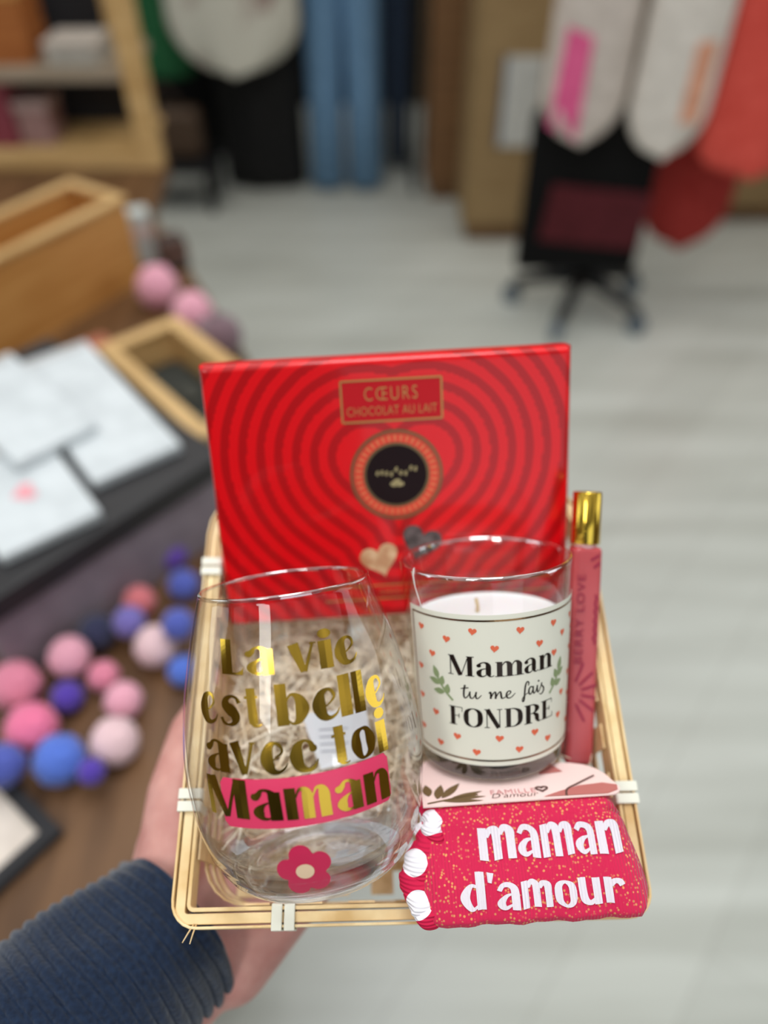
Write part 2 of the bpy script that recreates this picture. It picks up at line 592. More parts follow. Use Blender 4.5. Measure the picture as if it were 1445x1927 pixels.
# ------------------------------------------------------------------ setting: floor and walls
mF = pr('floor_laminate', rgb(168, 165, 156), rough=0.30)
tc = nd(mF, 'ShaderNodeTexCoord')
mp = nd(mF, 'ShaderNodeMapping')
mp.inputs['Rotation'].default_value = (0, 0, math.radians(-52))
br = nd(mF, 'ShaderNodeTexBrick')
br.inputs['Scale'].default_value = 1.0
br.inputs['Brick Width'].default_value = 1.3
br.inputs['Row Height'].default_value = 0.19
br.inputs['Mortar Size'].default_value = 0.002
br.inputs['Color1'].default_value = rgb(213, 215, 207)
br.inputs['Color2'].default_value = rgb(205, 207, 199)
br.inputs['Mortar'].default_value = rgb(196, 197, 189)
nz = nd(mF, 'ShaderNodeTexNoise')
nz.inputs['Scale'].default_value = 2.2
nz.inputs['Detail'].default_value = 5
mp2 = nd(mF, 'ShaderNodeMapping')
mp2.inputs['Rotation'].default_value = (0, 0, math.radians(-52))
mp2.inputs['Scale'].default_value = (0.5, 5.0, 1)
mx = nd(mF, 'ShaderNodeMix', data_type='RGBA', blend_type='MULTIPLY')
mx.inputs['Factor'].default_value = 0.5
rp = nd(mF, 'ShaderNodeValToRGB')
rp.color_ramp.elements[0].position = 0.3
rp.color_ramp.elements[1].position = 0.7
rp.color_ramp.elements[0].color = rgb(182, 180, 172)
rp.color_ramp.elements[1].color = (1, 1, 1, 1)
lk(mF, tc.outputs['Object'], mp.inputs['Vector'])
lk(mF, tc.outputs['Object'], mp2.inputs['Vector'])
lk(mF, mp.outputs['Vector'], br.inputs['Vector'])
lk(mF, mp2.outputs['Vector'], nz.inputs['Vector'])
lk(mF, nz.outputs['Fac'], rp.inputs['Fac'])
lk(mF, br.outputs['Color'], mx.inputs[6])
lk(mF, rp.outputs['Color'], mx.inputs[7])
lk(mF, mx.outputs[2], bsdf(mF).inputs['Base Color'])

b = MB()
b.box((-3.2, -6.0, -0.1), (3.2, 5.0, 0))
tag(b.build('floor', mF), kind='structure')
mW = noise_mix(pr('wall_paint', rgb(120, 105, 85), rough=0.8), rgb(116, 100, 80), rgb(128, 112, 92), nscale=2.0)
mWd = noise_mix(pr('dark_wall_paint', rgb(26, 24, 22), rough=0.8), rgb(22, 20, 19), rgb(30, 28, 26), nscale=2.0)
b = MB()
b.box((-3.2, 4.7, 0), (0.2, 4.8, 2.8))
tag(b.build('wall_back', mWd), kind='structure')
b = MB()
b.box((0.2, 4.7, 0), (3.2, 4.8, 2.8))
tag(b.build('wall_back_right', mW), kind='structure')
b = MB()
b.box((-3.3, -2.2, 0), (-3.2, 4.8, 2.8))
tag(b.build('wall_left', mW), kind='structure')
b = MB()
b.box((3.2, -2.2, 0), (3.3, 4.8, 2.8))
tag(b.build('wall_right', mW), kind='structure')

# ------------------------------------------------------------------ materials for the foreground
mBamboo = noise_mix(pr('bamboo', rgb(226, 192, 140), rough=0.45), rgb(206, 166, 112), rgb(240, 212, 164), scale=(30, 30, 240), nscale=3.0, bump=0.15, dist=0.0004)
mBambooRim = noise_mix(pr('bamboo_rim', rgb(234, 202, 146), rough=0.38), rgb(220, 182, 122), rgb(246, 220, 170), scale=(14, 14, 200), nscale=3.0, bump=0.1, dist=0.0003)
mTie = pr('white_rattan', rgb(232, 230, 214), rough=0.4)
mStraw = noise_mix(pr('wood_wool', rgb(238, 216, 180), rough=0.6, spec=0.3), rgb(240, 218, 184), rgb(253, 244, 226), nscale=60)
mGlass = pr('clear_glass', (1, 1, 1, 1), rough=0.0, trans=1.0, ior=1.47)
mGlassG = pr('greenish_glass', (0.90, 0.97, 0.93, 1), rough=0.0, trans=1.0, ior=1.5)


def thin_glass(m, z0, z1, zr, tint):
    """the thin wall passes light straight with Fresnel reflection; the thick foot refracts"""
    b_ = bsdf(m)
    out_ = m.node_tree.nodes['Material Output']
    tr = nd(m, 'ShaderNodeBsdfTransparent')
    tr.inputs['Color'].default_value = tint
    gl = nd(m, 'ShaderNodeBsdfGlossy')
    gl.inputs['Roughness'].default_value = 0.02
    lw = nd(m, 'ShaderNodeLayerWeight')
    lw.inputs['Blend'].default_value = 0.5
    pw = nd(m, 'ShaderNodeMath', operation='POWER')
    pw.inputs[1].default_value = 3.0
    fr_ = nd(m, 'ShaderNodeMath', operation='MULTIPLY_ADD')
    fr_.inputs[1].default_value = 0.75
    fr_.inputs[2].default_value = 0.045
    lk(m, lw.outputs['Facing'], pw.inputs[0])
    lk(m, pw.outputs[0], fr_.inputs[0])
    ma = nd(m, 'ShaderNodeMixShader')
    ge = nd(m, 'ShaderNodeNewGeometry')
    fb = nd(m, 'ShaderNodeMath', operation='SUBTRACT')
    fb.inputs[0].default_value = 1.0
    fm = nd(m, 'ShaderNodeMath', operation='MULTIPLY')
    lk(m, ge.outputs['Backfacing'], fb.inputs[1])
    lk(m, fb.outputs[0], fm.inputs[1])
    lk(m, fm.outputs[0], ma.inputs[0])
    lk(m, tr.outputs[0], ma.inputs[1])
    lk(m, gl.outputs[0], ma.inputs[2])
    tc_ = nd(m, 'ShaderNodeTexCoord')
    sx = nd(m, 'ShaderNodeSeparateXYZ')
    mr = nd(m, 'ShaderNodeMapRange')
    mr.inputs['From Min'].default_value = z0
    mr.inputs['From Max'].default_value = z1
    mb_ = nd(m, 'ShaderNodeMixShader')
    lk(m, tc_.outputs['Object'], sx.inputs[0])
    lk(m, sx.outputs['Z'], mr.inputs['Value'])
    lk(m, mr.outputs[0], mb_.inputs[0])
    fg = nd(m, 'ShaderNodeMixShader')
    fg.inputs[0].default_value = 0.10
    lk(m, b_.outputs[0], fg.inputs[1])
    lk(m, gl.outputs[0], fg.inputs[2])
    lk(m, fg.outputs[0], mb_.inputs[1])
    lk(m, ma.outputs[0], mb_.inputs[2])
    # the fire-polished lip mirrors more than the wall
    lip = nd(m, 'ShaderNodeMath', operation='GREATER_THAN')
    lip.inputs[1].default_value = zr
    lk(m, sx.outputs['Z'], lip.inputs[0])
    lm = nd(m, 'ShaderNodeMath', operation='MULTIPLY')
    lm.inputs[1].default_value = 0.55
    lk(m, lip.outputs[0], lm.inputs[0])
    mx_ = nd(m, 'ShaderNodeMath', operation='MAXIMUM')
    lk(m, lm.outputs[0], mx_.inputs[0])
    lk(m, fr_.outputs[0], mx_.inputs[1])
    lk(m, mx_.outputs[0], fm.inputs[0])
    lk(m, mb_.outputs[0], out_.inputs['Surface'])


thin_glass(mGlass, .003, .011, .1276, (.985, .985, .985, 1))
thin_glass(mGlassG, .010, .018, .0962, (.955, .975, .962, 1))
mGold = pr('gold_foil', rgb(206, 166, 62), rough=0.13, metal=1.0)
mGoldDark = pr('bronze_foil', rgb(150, 112, 74), rough=0.22, metal=1.0)
mGoldCap = pr('gold_cap', rgb(226, 186, 74), rough=0.14, metal=1.0)
mPink = pr('pink_vinyl', rgb(226, 62, 102), rough=0.35)
mCrim = pr('crimson_vinyl', rgb(206, 40, 84), rough=0.35)
mCream = pr('cream_vinyl', rgb(236, 204, 170), rough=0.4)
mLabel = pr('label_paper', rgb(234, 231, 215), rough=0.5)
mHeart = pr('orange_print', rgb(232, 108, 74), rough=0.5)
mLeaf = pr('sage_print', rgb(140, 156, 110), rough=0.5)
mInk = pr('dark_foil', rgb(62, 50, 44), rough=0.25, metal=0.7)
mWax = pr('white_wax', rgb(246, 247, 250), rough=0.45, sub=0.12)

# ------------------------------------------------------------------ basket
basket = thing('bamboo_basket', 'square woven bamboo basket held up on the palm, gifts inside', 'basket', M_TRAY)
U0, U1, V0, V1 = -.1005, .1005, -.1035, .1090


def rrect(u0, u1, v0, v1, r, n=6):
    out = []
    rb = max(r, .032 - (u0 - U0))       # the two far corners are rounder
    for cx, cy, a0, r in ((u1 - rb, v1 - rb, 0, rb), (u0 + rb, v1 - rb, 90, rb), (u0 + r, v0 + r, 180, r), (u1 - r, v0 + r, 270, r)):
        for k in range(n + 1):
            a = math.radians(a0 + 90 * k / n)
            out.append((cx + r * math.cos(a), cy + r * math.sin(a)))
    return out


def hoop(mb, ins, th, w0, w1, r, wob=0.0):
    o = rrect(U0 + ins, U1 - ins, V0 + ins, V1 - ins, r)
    i = rrect(U0 + ins + th, U1 - ins - th, V0 + ins + th, V1 - ins - th, max(r - th, 0.0006))
    # split long sides for gentle bowing
    vs = []
    fs = []
    n = len(o)
    for p, q in zip(o, i):
        vs += [(p[0], p[1], w0), (p[0], p[1], w1), (q[0], q[1], w1), (q[0], q[1], w0)]
    for k in range(n):
        j = (k + 1) % n
        for a in range(4):
            c = (a + 1) % 4
            fs.append((k * 4 + a, k * 4 + c, j * 4 + c, j * 4 + a))
    mb.add(vs, fs)


for ins, th, w0, w1, r in ((0, .0011, -.0125, .0012, .011), (.0018, .0040, -.0130, .0, .005), (.0064, .0016, -.0135, .0006, .003)):
    b = MB()
    hoop(b, ins, th, w0, w1, r)
    b.build('rim_hoop', mBambooRim, basket, bevel=0.00035)
b = MB()
# woven walls: looped strips with wide corners, and stakes
for kk, (w, wd) in enumerate(((-.023, .008), (-.038, .008), (-.053, .008))):
    ins = .0082 + (-w - .012) * .04
    hoop(b, ins, .0008, w - wd / 2, w + wd / 2, .020)
b.build('wall_loop', mBamboo, basket)
b = MB()


def stake(mb, x0, y0, x1, y1, wd, horiz):
    """flat strip from rim (x0,y0) down to the base (x1,y1)"""
    pts = [(x0, y0, -.004), (x0 + (x1 - x0) * .7, y0 + (y1 - y0) * .7, -.045), (x1, y1, -.0650)]
    t = .0009
    for a, c in zip(pts[:-1], pts[1:]):
        if horiz:
            vs = [(a[0] - wd / 2, a[1], a[2]), (a[0] + wd / 2, a[1], a[2]), (c[0] + wd / 2, c[1], c[2]), (c[0] - wd / 2, c[1], c[2])]
            vs += [(x, y + t, z) for x, y, z in vs]
        else:
            vs = [(a[0], a[1] - wd / 2, a[2]), (a[0], a[1] + wd / 2, a[2]), (c[0], c[1] + wd / 2, c[2]), (c[0], c[1] - wd / 2, c[2])]
            vs += [(x + t, y, z) for x, y, z in vs]
        mb.add(vs, [(0, 1, 2, 3), (7, 6, 5, 4), (0, 4, 5, 1), (1, 5, 6, 2), (2, 6, 7, 3), (3, 7, 4, 0)])


for side in range(4):
    b = MB()
    for k in range(7):
        u = -.066 + k * .022
        v = V0 + .032 + k * .022
        if side == 0:
            stake(b, u, V0 + .0085, u, V0 + .0105, .011, True)
        elif side == 1:
            stake(b, u, V1 - .0095, u, V1 - .016, .011, True)
        elif side == 2:
            stake(b, U0 + .0085, v, U0 + .0115, v, .011, False)
        else:
            stake(b, U1 - .0095, v, U1 - .0115, v, .011, False)
    b.build('wall_stake', mBamboo, basket)
b = MB()
for k in range(8):
    u = -.077 + k * .022
    b.box((u - .0055, V0 + .014, -.0662 + .0004 * (k % 2)), (u + .0055, V1 - .014, -.0652 + .0004 * (k % 2)))
for k in range(8):
    v = V0 + .030 + k * .022
    b.box((U0 + .014, v - .0055, -.0674), (U1 - .014, v + .0055, -.0664))
b.build('base_weave', mBamboo, basket)


def binding(u, v, along_u):
    """two flat turns of white rattan round the rim"""
    mb = MB()
    for s in (-1, 1):
        off = s * .0026
        wd = .0044
        lo, hi = (-.0012, .0090)
        prof = [(lo, .0022), (hi - .0008, .0020), (hi, .0012), (hi, -.0145), (lo, -.0145)]
        prof2 = [(lo + .0008, .0014), (hi - .0012, .0012), (hi - .0009, .0006), (hi - .0009, -.0138), (lo + .0008, -.0138)]
        vs = []
        for pp in (prof, prof2):
            for d in (-wd / 2, wd / 2):
                for a, w in pp:
                    if along_u == 'front':
                        vs.append((u + off + d, V0 + a, w))
                    elif along_u == 'left':
                        vs.append((U0 + a, v + off + d, w))
                    elif along_u == 'right':
                        vs.append((U1 - a, v + off + d, w))
                    else:
                        vs.append((u + off + d, V1 - a, w))
        n = 5
        fs = []
        for k in range(n):
            j = (k + 1) % n
            fs += [(k, j, n + j, n + k), (2 * n + k, 3 * n + k, 3 * n + j, 2 * n + j), (k, 2 * n + k, 2 * n + j, j), (n + k, n + j, 3 * n + j, 3 * n + k)]
        mb.add(vs, fs)
    tag(mb.build('binding', mTie, basket, bevel=0.0004), 'white rattan binding round the rim')


binding(-.0543, 0, 'front')
binding(0, -.0535, 'left')
binding(0, .0585, 'left')
binding(0, -.0535, 'right')
binding(0, .0585, 'right')
binding(-.05, 0, 'back')
b = MB()
for d in ((-.0905, -.1015, .0004, -.004, -.0065, .002), (-.0895, -.1015, .0004, -.002, -.007, .002)):
    b.tube([(d[0], d[1], d[2]), (d[0] + d[3] * .5, d[1] + d[4] * .5, d[2] + .0006), (d[0] + d[3], d[1] + d[4], d[2])], [.0004, .0003, .0002], 5)
b.build('loose_fibre', mBamboo, basket)

# ------------------------------------------------------------------ stemless wine glass
GH = [0, .002, .006, .014, .026, .040, .056, .080, .105, .1282]
GR = [.033, .0375, .0415, .0462, .0500, .0522, .0529, .0502, .0446, .0378]


def hermite(xs, ys, h):
    n = len(xs)
    i = 0
    while i < n - 2 and h > xs[i + 1]:
        i += 1

    def m(k):
        if k == 0:
            return (ys[1] - ys[0]) / (xs[1] - xs[0])
        if k == n - 1:
            return (ys[-1] - ys[-2]) / (xs[-1] - xs[-2])
        a, c = xs[k] - xs[k - 1], xs[k + 1] - xs[k]
        return (a * (ys[k + 1] - ys[k]) / c + c * (ys[k] - ys[k - 1]) / a) / (a + c)
    d = xs[i + 1] - xs[i]
    t = (h - xs[i]) / d
    return (2 * t ** 3 - 3 * t * t + 1) * ys[i] + (t ** 3 - 2 * t * t + t) * d * m(i) + (-2 * t ** 3 + 3 * t * t) * ys[i + 1] + (t ** 3 - t * t) * d * m(i + 1)


def gr(h):
    return hermite(GH, GR, min(max(h, 0), .1282))


glass = thing('stemless_glass', 'clear stemless wine glass with gold French lettering, leaning in the basket', 'glass', M_GLASS)
out = [(0.0002, .0030), (.012, .0028), (.024, .0014), (.028, .0002), (.031, .0)]
hs = [0 + .1282 * (k / 70) ** 1.25 for k in range(71)]
outer = [(gr(h) + (.00022 * math.sin(h * 1300) if .003 < h < .020 else 0), h) for h in hs]
rimtop = [(gr(.1282) + .0002 + .0008 * math.cos(a) - .0008, .1284 + .0009 * math.sin(a)) for a in [math.pi * k / 10 for k in range(11)]]
inner = []
for k in range(61):
    h = .1282 - (.1282 - .0085) * (k / 60)
    if h > .022:
        inner.append((gr(h) - .0013, h))
hb = .022
r0 = gr(hb) - .0013
for k in range(1, 19):
    a = math.radians(90 * k / 18)
    inner.append((max(r0 * math.cos(a) ** 0.75, .0002), hb - (hb - .0075) * math.sin(a)))
b = MB()
b.lathe(out + outer + rimtop + inner, n=160)
b.build('bowl', mGlass, glass, smooth=True, norm=True)


def gmap(off):
    def f(s, h):
        r = gr(h)
        p = s / r
        return ((r + off) * math.sin(p), -(r + off) * math.cos(p), h)
    return f


mm = .001
b = MB()
ln = b
top = gmap(.00045)


def slope(b0, k):
    return lambda s: b0 + k * s


for ch, a, c in [('L', -24.2, -13.9), ('a', -13.0, -1.4), ('v', 4.1, 15.3), ('i', 16.1, 22.0), ('e', 22.7, 33.1)]:
    place(b, G[ch], a * mm, c * mm, slope(.1000, -.045), .0106, top)
for ch, a, c in [('e', -37.9, -27.7), ('s', -26.4, -16.2), ('t', -14.8, -8.3), ('b', -2.4, 10.6), ('e', 11.6, 22.6), ('l', 22.5, 28.0), ('l', 28.6, 34.1), ('e', 34.6, 45.0)]:
    place(b, G[ch], a * mm, c * mm, slope(.0808, -.037), .0118, top)
for ch, a, c in [('a', -35.9, -24.0), ('v', -23.2, -11.9), ('e', -10.4, 0.3), ('c', 1.0, 12.0), ('t', 17.7, 24.5), ('o', 25.4, 36.6), ('i', 37.4, 42.9)]:
    place(b, G[ch], a * mm, c * mm, slope(.0629, -.032), .0122, top)
for ch, a, c in [('M', -37.4, -17.8), ('a', -16.2, -4.1), ('m', -2.8, 14.8), ('a', 16.7, 27.7), ('n', 28.9, 41.0)]:
    place(b, G[ch], a * mm, c * mm, slope(.0446, -.045), .0126, top)
tag(b.build('lettering', mGold, glass, norm=False), 'gold foil lettering')
b = MB()
bp = gmap(.00022)
nx, ny = 40, 8
cor = .0022


def bstrip(i, j):
    s = -.0300 + .0716 * i / nx
    lo = .0414 - .012 * (s - .005) * .4
    hi = .0614 - .02 * (s - .005) * .4
    e = min(s + .0300, .0416 - s)
    cut = max(0, cor - e)
    q = cor - math.sqrt(max(cor * cor - cut * cut, 0))
    return bp(s, lo + q + (hi - lo - 2 * q) * j / ny)


vs = [bstrip(i, j) for i in range(nx + 1) for j in range(ny + 1)]
fs = [(i * (ny + 1) + j, (i + 1) * (ny + 1) + j, (i + 1) * (ny + 1) + j + 1, i * (ny + 1) + j + 1) for i in range(nx) for j in range(ny)]
b.add(vs, fs)
tag(b.build('banner', mPink, glass, norm=False), 'pink band behind the lowest gold word')
b = MB()
fx, fy = .0009, .0217
pet = []
for k in range(60):
    a = 2 * math.pi * k / 60
    u = ((a - math.radians(98)) % (2 * math.pi / 5)) / (2 * math.pi / 5)
    rr = .0070 + .0044 * abs(math.cos(math.pi * u)) ** 0.55
    pet.append((fx + rr * math.cos(a) * .98, fy + rr * 1.06 * math.sin(a)))
put(b, [Po(*pet)], bp)
fl = b.build('flower', mCrim, glass, norm=False)
tag(fl, 'crimson flower near the base of the glass')
b = MB()
put(b, [Po(*[(fx + .0036 * math.cos(a), fy + .0034 * math.sin(a)) for a in [2 * math.pi * k / 28 for k in range(28)]])], top)
b.build('flower_centre', mCream, fl, norm=False)

# ------------------------------------------------------------------ candle in a tumbler
candle = thing('candle', 'white candle in a glass tumbler with a cream label of orange hearts', 'candle', M_CANDLE)


def crd(h):
    return .03440 + .0056 * h / .0975


prof = [(.0002, .0022), (.020, .0022), (.026, .0008), (.0285, .0)]
for k in range(1, 9):
    a = math.radians(90 * k / 8)
    prof.append((.0285 + (crd(.0055) - .0285) * math.sin(a), .0055 - .0055 * math.cos(a)))
for k in range(1, 26):
    h = .0055 + (.0968 - .0055) * k / 25
    prof.append((crd(h), h))
prof += [(crd(.0968) - .0003, .0975), (crd(.0968) - .0011, .0979), (crd(.0968) - .0020, .0976), (crd(.0968) - .0024, .0969)]
for k in range(1, 26):
    h = .0968 - (.0968 - .0155) * k / 25
    prof.append((crd(h) - .0025, h))
for k in range(1, 9):
    a = math.radians(90 * k / 8)
    prof.append((max((crd(.0155) - .0025) - .006 * math.sin(a) ** 2, .0002), .0155 - .0055 * math.sin(a)))
prof.append((.0002, .0098))
b = MB()
b.lathe(prof, n=144)
b.build('tumbler', mGlassG, candle, smooth=True)
b = MB()
wp = [(.0002, .0106)]
for k in range(9):
    a = math.radians(90 * k / 8)
    wp.append(((crd(.0155) - .0029) - .006 * (1 - math.sin(a)), .0106 + .0055 * (1 - math.cos(a))))
for k in range(1, 20):
    h = .0162 + (.0690 - .0162) * k / 19
    wp.append((crd(h) - .0029, h))
wp += [(crd(.069) - .0034, .0686), (crd(.069) - .006, .0683), (.015, .0684), (.004, .0687), (.0002, .0688)]
b.lathe(wp, n=96)
b.build('wax', mWax, candle, smooth=True)
b = MB()
b.tube([(-.004, .004, .068), (-.0038, .0042, .072), (-.0045, .0038, .0755)], .0009, 8)
tag(b.build('wick', pr('wick', rgb(214, 186, 150), rough=0.8), candle, smooth=True), 'short waxed wick')


def cmap(off):
    def f(s, h):
        r = crd(h)
        p = s / r
        return ((r + off) * math.sin(p), -(r + off) * math.cos(p), h)
    return f


def grid(mb, mpf, s0, s1, h0, h1, n, m):
    vs = [mpf(s0 + (s1 - s0) * i / n, h0 + (h1 - h0) * j / m) for i in range(n + 1) for j in range(m + 1)]
    mb.add(vs, [(i * (m + 1) + j, (i + 1) * (m + 1) + j, (i + 1) * (m + 1) + j + 1, i * (m + 1) + j + 1) for i in range(n) for j in range(m)])


LS0, LS1, LH0, LH1 = -.0470, .0545, .0098, .0812


def lab(off):
    """label paper narrows downward like the photograph's left edge"""
    g = cmap(off)
    return g


b = MB()
grid(b, lab(.00018), LS0, LS1, LH0, LH1, 60, 8)
label = b.build('label', mLabel, candle, norm=False)
b = MB()
c2 = cmap(.00034)
for a in ((LS0 + .0022, LH1 - .0030, LS1 - .0022, LH1 - .0022), (LS0 + .0022, LH0 + .0022, LS1 - .0022, LH0 + .0030), (LS0 + .0022, LH0 + .0022, LS0 + .0030, LH1 - .0022), (LS1 - .0030, LH0 + .0022, LS1 - .0022, LH1 - .0022)):
    grid(b, c2, a[0], a[2], a[1], a[3], 50 if a[2] - a[0] > .01 else 2, 1 if a[2] - a[0] > .01 else 20)
tag(b.build('label_border', mGoldDark, label, norm=False), 'thin bronze border line')
b = MB()
for ch, a, c in [('M', -23.2, -11.2), ('a', -10.3, -2.6), ('m', -2.4, 10.4), ('a', 10.6, 17.6), ('n', 17.7, 26.0)]:
    place(b, D[ch], a * mm, c * mm, .0529, .0070, c2)
for ch, a, c in [('F', -23.6, -17.0), ('O', -16.6, -8.0), ('N', -7.4, .4), ('D', 1.4, 9.6), ('R', 10.3, 18.9), ('E', 19.2, 26.2)]:
    place(b, D[ch], a * mm, c * mm, .0286, .0068, c2)
place(b, SCR['tu'], -.0176, -.0082, .0423, .0036, c2)
place(b, SCR['me'], -.0054, .0064, .0424, .0036, c2)
place(b, SCR['fais'], .0092, .0210, .0425, .0040, c2)
tag(b.build('label_lettering', mInk, label, norm=False), 'dark bronze foil lettering')
b = MB()
HS = [(-38.0, 72.4), (-11.5, 73.8), (-23.5, 69.2), (-31.6, 60.8), (-40.1, 52.5), (-2.3, 66.0), (9.0, 73.5), (26.9, 73.2), (34.2, 66.6), (18.4, 65.7), (27.4, 59.0), (-40.7, 37.7), (-31.2, 32.1), (-41.4, 21.5), (-20.0, 22.9), (-29.2, 17.4), (-11.2, 16.4), (-1.0, 23.4), (7.8, 17.2), (15.6, 23.9), (23.2, 18.5), (31.1, 27.2), (34.1, 37.5), (44, 72), (45, 56), (43, 44), (44, 33), (42, 20), (48, 65)]
for s, h in HS:
    put(b, [heart(s * mm, h * mm, .00195, -.12)], c2)
b.build('heart_print', mHeart, label, norm=False)
for sg, cx in ((1, 0), (-1, 0)):
    b = MB()
    if sg == 1:
        st = S((-.0214, .0402, .0004), (-.0252, .0440, .0005), (-.0276, .0475, .0005), (-.0292, .0500, .0005))
        lv = [(-.0288, .0492, -.0312, .0552, .0032), (-.0276, .0470, -.0342, .0486, .0030), (-.0274, .0462, -.0262, .0512, .0030), (-.0255, .0434, -.0318, .0432, .0030), (-.0246, .0426, -.0236, .0478, .0030)]
    else:
        st = S((.0242, .0402, .0004), (.0277, .0440, .0005), (.0299, .0475, .0005), (.0312, .0500, .0005))
        lv = [(.0310, .0492, .0328, .0556, .0032), (.0298, .0470, .0352, .0498, .0030), (.0296, .0462, .0277, .0510, .0030), (.0276, .0434, .0332, .0442, .0030), (.0270, .0426, .0258, .0474, .0030)]
    put(b, [st], c2)
    for l in lv:
        put(b, [leaf(*l)], c2)
    b.build('leaf_print', mLeaf, label, norm=False)
b = MB()
rc = crd(.0975)
pts = []
for a, h, o in ((-62, .0905, -.0006), (-62, .0965, -.0002), (-61, .0984, -.0012), (-60, .0984, -.0004), (-59, .0955, .0006), (-58, .0905, .0008), (-55, .0850, .0008), (-53, .0812, .0008)):
    r = crd(h) + o
    pts.append((r * math.sin(math.radians(a)), -r * math.cos(math.radians(a)), h))
b.tube(pts, .00022, 6)
tag(b.build('hang_thread', pr('white_thread', rgb(230, 225, 220), rough=0.5), candle, smooth=True), 'fine white thread looped over the rim')

# ------------------------------------------------------------------ box of chocolates
choc = thing('chocolate_box', 'tall glossy red chocolate box with heart rings and round black seal', 'box', M_BOX)
BW, BH, BD = .190, .1444, .016
mRed = pr('red_print', rgb(214, 10, 20), rough=0.3, spec=0.3, coat=0.35)
at = nd(mRed, 'ShaderNodeAttribute', attribute_name='ring')
mt = nd(mRed, 'ShaderNodeMath', operation='GREATER_THAN')
mt.inputs[1].default_value = 0.0
mxr = nd(mRed, 'ShaderNodeMix', data_type='RGBA')
mxr.inputs[6].default_value = rgb(224, 4, 16)
mxr.inputs[7].default_value = rgb(178, 2, 10)
lk(mRed, at.outputs['Fac'], mt.inputs[0])
lk(mRed, mt.outputs[0], mxr.inputs[0])
lk(mRed, mxr.outputs[2], bsdf(mRed).inputs['Base Color'])
tcr = nd(mRed, 'ShaderNodeTexCoord')
nzr = nd(mRed, 'ShaderNodeTexNoise')
nzr.inputs['Scale'].default_value = 26
nzr.inputs['Detail'].default_value = 1.5
bpr = nd(mRed, 'ShaderNodeBump')
bpr.inputs['Strength'].default_value = 0.22
bpr.inputs['Distance'].default_value = 0.002
lk(mRed, tcr.outputs['Object'], nzr.inputs['Vector'])
lk(mRed, nzr.outputs['Fac'], bpr.inputs['Height'])
lk(mRed, bpr.outputs['Normal'], bsdf(mRed).inputs['Coat Normal'])


HP = []
for k in range(64):
    t = 2 * math.pi * k / 64
    HP.append((.0310 * math.sin(t) ** 3, .00194 * (13 * math.cos(t) - 5 * math.cos(2 * t) - 2 * math.cos(3 * t) - math.cos(4 * t))))


def hdist(x, y):
    """distance outside the innermost heart"""
    best = 1e9
    ins = False
    for k in range(64):
        ax, ay = HP[k]
        bx, by = HP[(k + 1) % 64]
        dx, dy = bx - ax, by - ay
        t = max(0, min(1, ((x - ax) * dx + (y - ay) * dy) / (dx * dx + dy * dy + 1e-12)))
        best = min(best, (x - ax - dx * t) ** 2 + (y - ay - dy * t) ** 2)
        if (ay > y) != (by > y) and x < ax + (y - ay) / (by - ay) * dx:
            ins = not ins
    return -1 if ins else math.sqrt(best)


# front face as a fine grid, sides and back as a bevelled shell
nxg, nyg = 150, 116
vs = []
for j in range(nyg + 1):
    for i in range(nxg + 1):
        x = -BW / 2 + BW * i / nxg
        z = -BH / 2 + BH * j / nyg
        ex = min(x + BW / 2, BW / 2 - x)
        ez = min(z + BH / 2, BH / 2 - z)
        e = min(ex, ez)
        r = .0034
        y = 0.0 if e > r else r - math.sqrt(max(r * r - (r - e) ** 2, 0))
        vs.append((x, y, z))
fs = [(j * (nxg + 1) + i, j * (nxg + 1) + i + 1, (j + 1) * (nxg + 1) + i + 1, (j + 1) * (nxg + 1) + i) for j in range(nyg) for i in range(nxg)]
nf = len(vs)
loop = [i for i in range(nxg + 1)] + [j * (nxg + 1) + nxg for j in range(1, nyg + 1)] + [nyg * (nxg + 1) + i for i in range(nxg - 1, -1, -1)] + [j * (nxg + 1) for j in range(nyg - 1, 0, -1)]
for k in loop:
    vs.append((vs[k][0], BD, vs[k][2]))
nl = len(loop)
for k in range(nl):
    j = (k + 1) % nl
    fs.append((loop[j], loop[k], nf + k, nf + j))
fs.append(tuple(nf + k for k in range(nl)))
b = MB()
b.add(vs, fs)
lid = b.build('carton', mRed, choc, norm=True)
me = lid.data
at_ = me.attributes.new('ring', 'FLOAT', 'POINT')
vals = []
for v in me.vertices:
    x, y, z = v.co
    if y > .004:
        vals.append(-1.0)
        continue
    d = hdist(x - .0025, z - .0130)
    u = (d / .0093) % 1.0
    vals.append((.26 - abs(u - .26)) if d > 0 else -.3)
at_.data.foreach_set('value', vals)
for p in me.polygons:
    p.use_smooth = len(p.vertices) == 4 and max(me.vertices[i].co.y for i in p.vertices) < .004


def bm_(off):
    return lambda x, z: (x, -off, z)


b = MB()
x0, x1, z0, z1 = -.0242, .0275, .0392, .0605
put(b, [Po((x0, z0), (x1, z0), (x1, z1), (x0, z1))], bm_(.0002))
title = b.build('title_panel', pr('deep_red_print', rgb(190, 14, 26), rough=0.35, spec=.3), choc, norm=False)
mGoldP = pr('gold_print', rgb(196, 140, 82), rough=0.35, metal=0.6)
b = MB()
for l in ((x0, z0, x1, z0), (x0, z1, x1, z1)):
    put(b, [Ln(*l, .0008)], bm_(.0004))
for l in ((x0, z0, x0, z1), (x1, z0, x1, z1)):
    put(b, [Ln(*l, .0006)], bm_(.0004))
put_text(b, 'CŒURS', .0100, lambda x, y: (.0013 + x * .72, -.0004, .0500 + y), bold=-.00006, spacing=1.25)
put_text(b, 'CHOCOLAT AU LAIT', .0066, lambda x, y: (.0016 + x * .72, -.0004, .0425 + y), bold=-.00004, spacing=1.05)
tag(b.build('title_lettering', mGoldP, title, norm=False), 'gold lettering in a thin gold frame')


